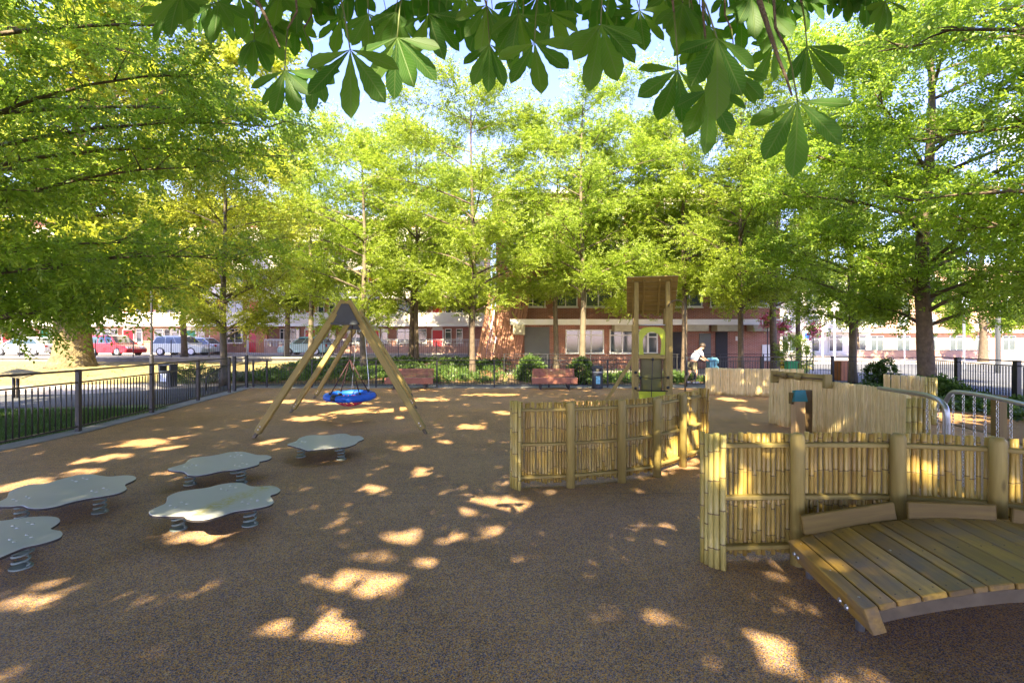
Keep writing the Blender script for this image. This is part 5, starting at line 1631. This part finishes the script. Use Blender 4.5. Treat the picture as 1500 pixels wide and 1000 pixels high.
        for k in range(nl):
            u = k / (nl - 1) - .5
            ang = R(rot) + spread * u
            s_ = sz * 1.12 * (1 - .30 * abs(u) * 2) * rd.uniform(.92, 1.05)
            # pointing down, fanned in a plane that faces the viewer only roughly
            y_ = Vector((math.sin(ang), rd.uniform(-.35, .25) , -math.cos(ang))).normalized()
            nf = Vector((rd.uniform(-.45, .45), -1, rd.uniform(-.15, .5)))
            z_ = (nf - y_ * nf.dot(y_)).normalized(); x_ = y_.cross(z_)
            Mx = Matrix.Identity(4)
            for q in range(3):
                Mx[q][0] = x_[q] * s_; Mx[q][1] = y_[q] * s_; Mx[q][2] = z_[q] * s_; Mx[q][3] = h[q]
            if cnt < 299: obj('leaflet', rd.choice(LV), pet, Mx)
            else:
                lm_ = rd.choice(LV)
                extra.add([Mx @ v.co for v in lm_.vertices], [tuple(p.vertices) for p in lm_.polygons])
            cnt += 1
    if extra.v:
        o = extra.build('leaves', M['chestnut'], t, None, True); o['kind'] = 'stuff'
    P = [dp(1108, -60, 1.7), dp(1112, 0, 1.62), dp(1128, 50, 1.58), dp(1140, 85, 1.55), dp(1152, 115, 1.52), dp(1160, 140, 1.5)]
    twb.tube(P, [.012, .009, .007, .005, .004, .003], 7)
    P = [dp(360, -60, 2.2), dp(376, 0, 2.1), dp(392, 30, 2.05), dp(410, 70, 2.0)]
    twb.tube(P, [.012, .008, .006, .004], 7)
    twb.build('twigs', M['bark'], t, None, True)
    print('leaflets', cnt, 'crown quads', len(V) // 4)
chestnut()

# --- ground cover and shrubs
def clumps(name, label, pts, n_each, size, leaf, mat, seed, cat, up=.8, kind='stuff', K=8):
    r = np.random.default_rng(seed)
    pts = np.array(pts)
    idx = r.integers(0, len(pts), n_each * len(pts) // K)
    org = pts[idx] + r.normal(0, 1, (len(idx), 3)) * np.array([size, size, size * .15])
    org[:, 2] = np.maximum(org[:, 2], pts[idx][:, 2] * .5)
    dd = nrm(r.normal(0, .6, (len(idx), 3)) + np.array([0, 0, up]))
    V = sprays(org, dd, K, size * .9, leaf[0], leaf[1], r, carve=False, droop=.5)
    o = obj(name, quad_mesh(name, V, M[mat]))
    tag(o, label, cat, None, kind)
    return o
def bedz(y): return .52 * (y - 19.6) / 11.6
rr = random.Random(3)
pts = []
for i in range(330):
    y = rr.uniform(20.0, 31); x = rr.uniform(-12.3, -.6)
    pts.append((x, y, bedz(y) + .02))
clumps('ground_cover', 'low leafy ground cover in the planting bed behind the far fence', pts, 110, .24, (.13, .07), 'leaf_shrub', 51, 'ground cover')
pts = [(rr.uniform(0, 8.3), rr.uniform(19.7, 23.4), .04) for i in range(100)]
clumps('ground_cover', 'leafy ground cover in the bed before the brick building', pts, 110, .25, (.13, .07), 'leaf_shrub', 52, 'ground cover')
pts = []
while len(pts) < 210:
    x, y = rr.uniform(7.8, 14.3), rr.uniform(5, 17.5)
    if x > 9.9 + .06 * (y - 9) + (1.2 if 8 < y < 12.5 else 0) or (y > 13 and x > 10.2): pts.append((x, y, .01))
clumps('ground_cover', 'dark green ivy like ground cover in the bark bed at right', pts, 120, .20, (.12, .09), 'leaf_shrub', 53, 'ground cover', up=.4)
# fallen leaves in the beds
r_ = np.random.default_rng(9)
def litter(name, label, n, x0, x1, y0, y1, zf, size, mat, seed):
    r = np.random.default_rng(seed)
    x = r.uniform(x0, x1, n); y = r.uniform(y0, y1, n)
    c = np.stack([x, y, zf(x, y) + .012], 1)
    a = r.uniform(0, 6.28, n); s = size * r.uniform(.5, 1.3, n)
    u = np.stack([np.cos(a), np.sin(a), r.normal(0, .25, n)], 1) * s[:, None]; v = np.stack([-np.sin(a), np.cos(a), r.normal(0, .25, n)], 1) * s[:, None] * .6
    V = np.stack([c - u, c + v, c + u, c - v], 1).reshape(-1, 3)
    V[:, 2] = np.maximum(V[:, 2], np.repeat(zf(x, y), 4) + .004)
    o = obj(name, quad_mesh(name, V, mat)); tag(o, label, 'fallen leaves', None, 'stuff'); return o
M['dryleaf'] = leafmat('dry_leaves', (.10, .05, .02), (.36, .20, .07), (.3, .15, .05), .2)
litter('fallen_leaves', 'dry brown leaves scattered through the planting bed', 9000, -12.4, -.6, 19.7, 31, lambda x, y: .52 * (y - 19.6) / 11.6, .05, M['dryleaf'], 1)
litter('fallen_leaves', 'dry leaves on the bark bed at right', 3000, 9.8, 13.6, 5, 17, lambda x, y: 0 * x, .035, M['dryleaf'], 2)
litter('fallen_leaves', 'few small dry leaves and twigs scattered on the rubber surface', 190, -7, 7, 2.3, 16, lambda x, y: 0 * x, .014, M['dryleaf'], 3)
litter('fallen_leaves', 'dry leaves on the sunny lawn at left', 2500, -30, -10, 19, 31, lambda x, y: .42 * np.clip((y - 20.4) / 10.8, 0, 1), .05, M['dryleaf'], 4)
# grass blades on the near verge
def grass(n, x0, x1, y0, y1, seed):
    r = np.random.default_rng(seed)
    x = r.uniform(x0, x1, n); y = r.uniform(y0, y1, n)
    ok = x < -8.35 - .12 * np.maximum(0, y - 9)
    x, y = x[ok], y[ok]; n = len(x)
    ok = y < 11.9 + (x + 14) * .09 * 1
    x, y = x[ok], y[ok]; n = len(x)
    c = np.stack([x, y, np.full(n, -.006)], 1)
    a = r.uniform(0, 6.28, n); h = r.uniform(.03, .07, n)
    s = np.stack([np.cos(a), np.sin(a), 0 * a], 1) * .004
    tip = c + np.stack([r.normal(0, .015, n), r.normal(0, .015, n), h], 1)
    V = np.stack([c - s, c + s, tip + s * .3, tip - s * .3], 1).reshape(-1, 3)
    o = obj('grass', quad_mesh('grass', V, M['leaf_shrub'])); tag(o, 'short green grass on the verge behind the left fence', 'grass', None, 'stuff')
grass(60000, -14, -8.3, 6.5, 12.5, 8)

def shrub(label, x, y, z, h, w, n, mat, seed, leaf=(.10, .05), name='shrub'):
    t = thing(name, label, 'shrub', (x, y, z))
    r = np.random.default_rng(seed)
    sb = MB(); rd = random.Random(seed); ends = []
    for k in range(9):
        a = rd.uniform(0, 6.28); e = Vector((x + w * .7 * math.cos(a) * rd.random(), y + w * .7 * math.sin(a) * rd.random(), z + h * rd.uniform(.6, 1)))
        sb.tube([(x, y, z - .02), Vector((x, y, z)).lerp(e, .5), e], [.018, .012, .005], 5); ends.append(tuple(e))
    sb.build('stems', M['bark'], t)
    ns = n // 8
    ph = r.uniform(0, 6.28, ns); ct = r.uniform(-.8, 1, ns); q = r.uniform(.5, 1, ns) ** .5
    st = np.sqrt(1 - ct ** 2)
    org = np.stack([x + w * q * st * np.cos(ph), y + w * q * st * np.sin(ph), z + h * .5 + h * .5 * q * ct], 1) + r.normal(0, w * .12, (ns, 3))
    dd = nrm(np.stack([st * np.cos(ph), st * np.sin(ph), ct + .5], 1) + r.normal(0, .5, (ns, 3)))
    V = sprays(org, dd, 8, w * .35, leaf[0], leaf[1], r, carve=False)
    V[:, 2] = np.maximum(V[:, 2], z + .01)
    o = obj('foliage', quad_mesh('foliage', V, M[mat]), t); o['kind'] = 'stuff'
shrub('round dark green shrub left of the bench beside the litter bin', px_x(778, 20.3), 20.3, .0, .95, .48, 5200, 'leaf_shrub', 61)
shrub('dark green shrub between the right bench and the litter bin', px_x(852, 19.4), 19.4, 0, .95, .42, 3800, 'leaf_shrub', 62)
shrub('bright green bush behind the green bin', px_x(1163, 24.5), 24.5, 0, 1.9, .7, 4200, 'leaf_b', 63)
shrub('small climbing shrub against the fence right of the thin trunk', px_x(1282, 17.9), 17.9, 0, .9, .3, 1500, 'leaf_shrub', 64)
shrub('second small climbing shrub against the fence before the road', px_x(1300, 17.6), 17.6, 0, 1.0, .3, 1500, 'leaf_shrub', 65)
shrub('low leafy shrub at the foot of the thick dappled trunk', px_x(1372, 14.2), 14.2, 0, .5, .5, 2400, 'leaf_shrub', 66, (.11, .07))
shrub('low shrub behind the litter bin outside the left fence', px_x(285, 20.0), 20.0, 0, .5, .8, 2600, 'leaf_shrub', 67)
for i, (px, py, d) in enumerate(((1125, 470, 27.5), (1148, 478, 27.5), (1192, 482, 27.5))):
    c = dp(px, py, d)
    t = thing('flower_basket', ['hanging basket of pale pink flowers at the corner of the canopy', 'middle hanging basket of pink flowers', 'bright pink flower basket on the lamp standard right of the brick building'][i], 'flower basket', c)
    MB().tube([c + Vector((0, 0, -.30)), c + Vector((0, 0, -.25)), c + Vector((0, 0, -.05))], [.05, .16, .24], 12).build('basket', M['darkwood'], t)
    rod('pole', (c.x, c.y + .05, 0), (c.x, c.y + .05, c.z + .5), .03, M['metal_black'], t)
    r = np.random.default_rng(80 + i)
    org = np.array(tuple(c)) + r.normal(0, .20, (90, 3)); V = sprays(org, nrm(r.normal(0, 1, (90, 3))), 8, .18, .09, .08, r, carve=False)
    o = obj('flowers', quad_mesh('flowers', V, M['flowers']), t); o['kind'] = 'stuff'
    org = np.array(tuple(c)) + r.normal(0, .22, (60, 3)); V = sprays(org, nrm(r.normal(0, 1, (60, 3))), 8, .2, .09, .05, r, carve=False)
    o = obj('foliage', quad_mesh('foliage', V, M['leaf_b']), t); o['kind'] = 'stuff'

tot = sum(len(o.data.polygons) for o in C.objects if o.type == 'MESH')
print('objects', len(C.objects), 'polys', tot)
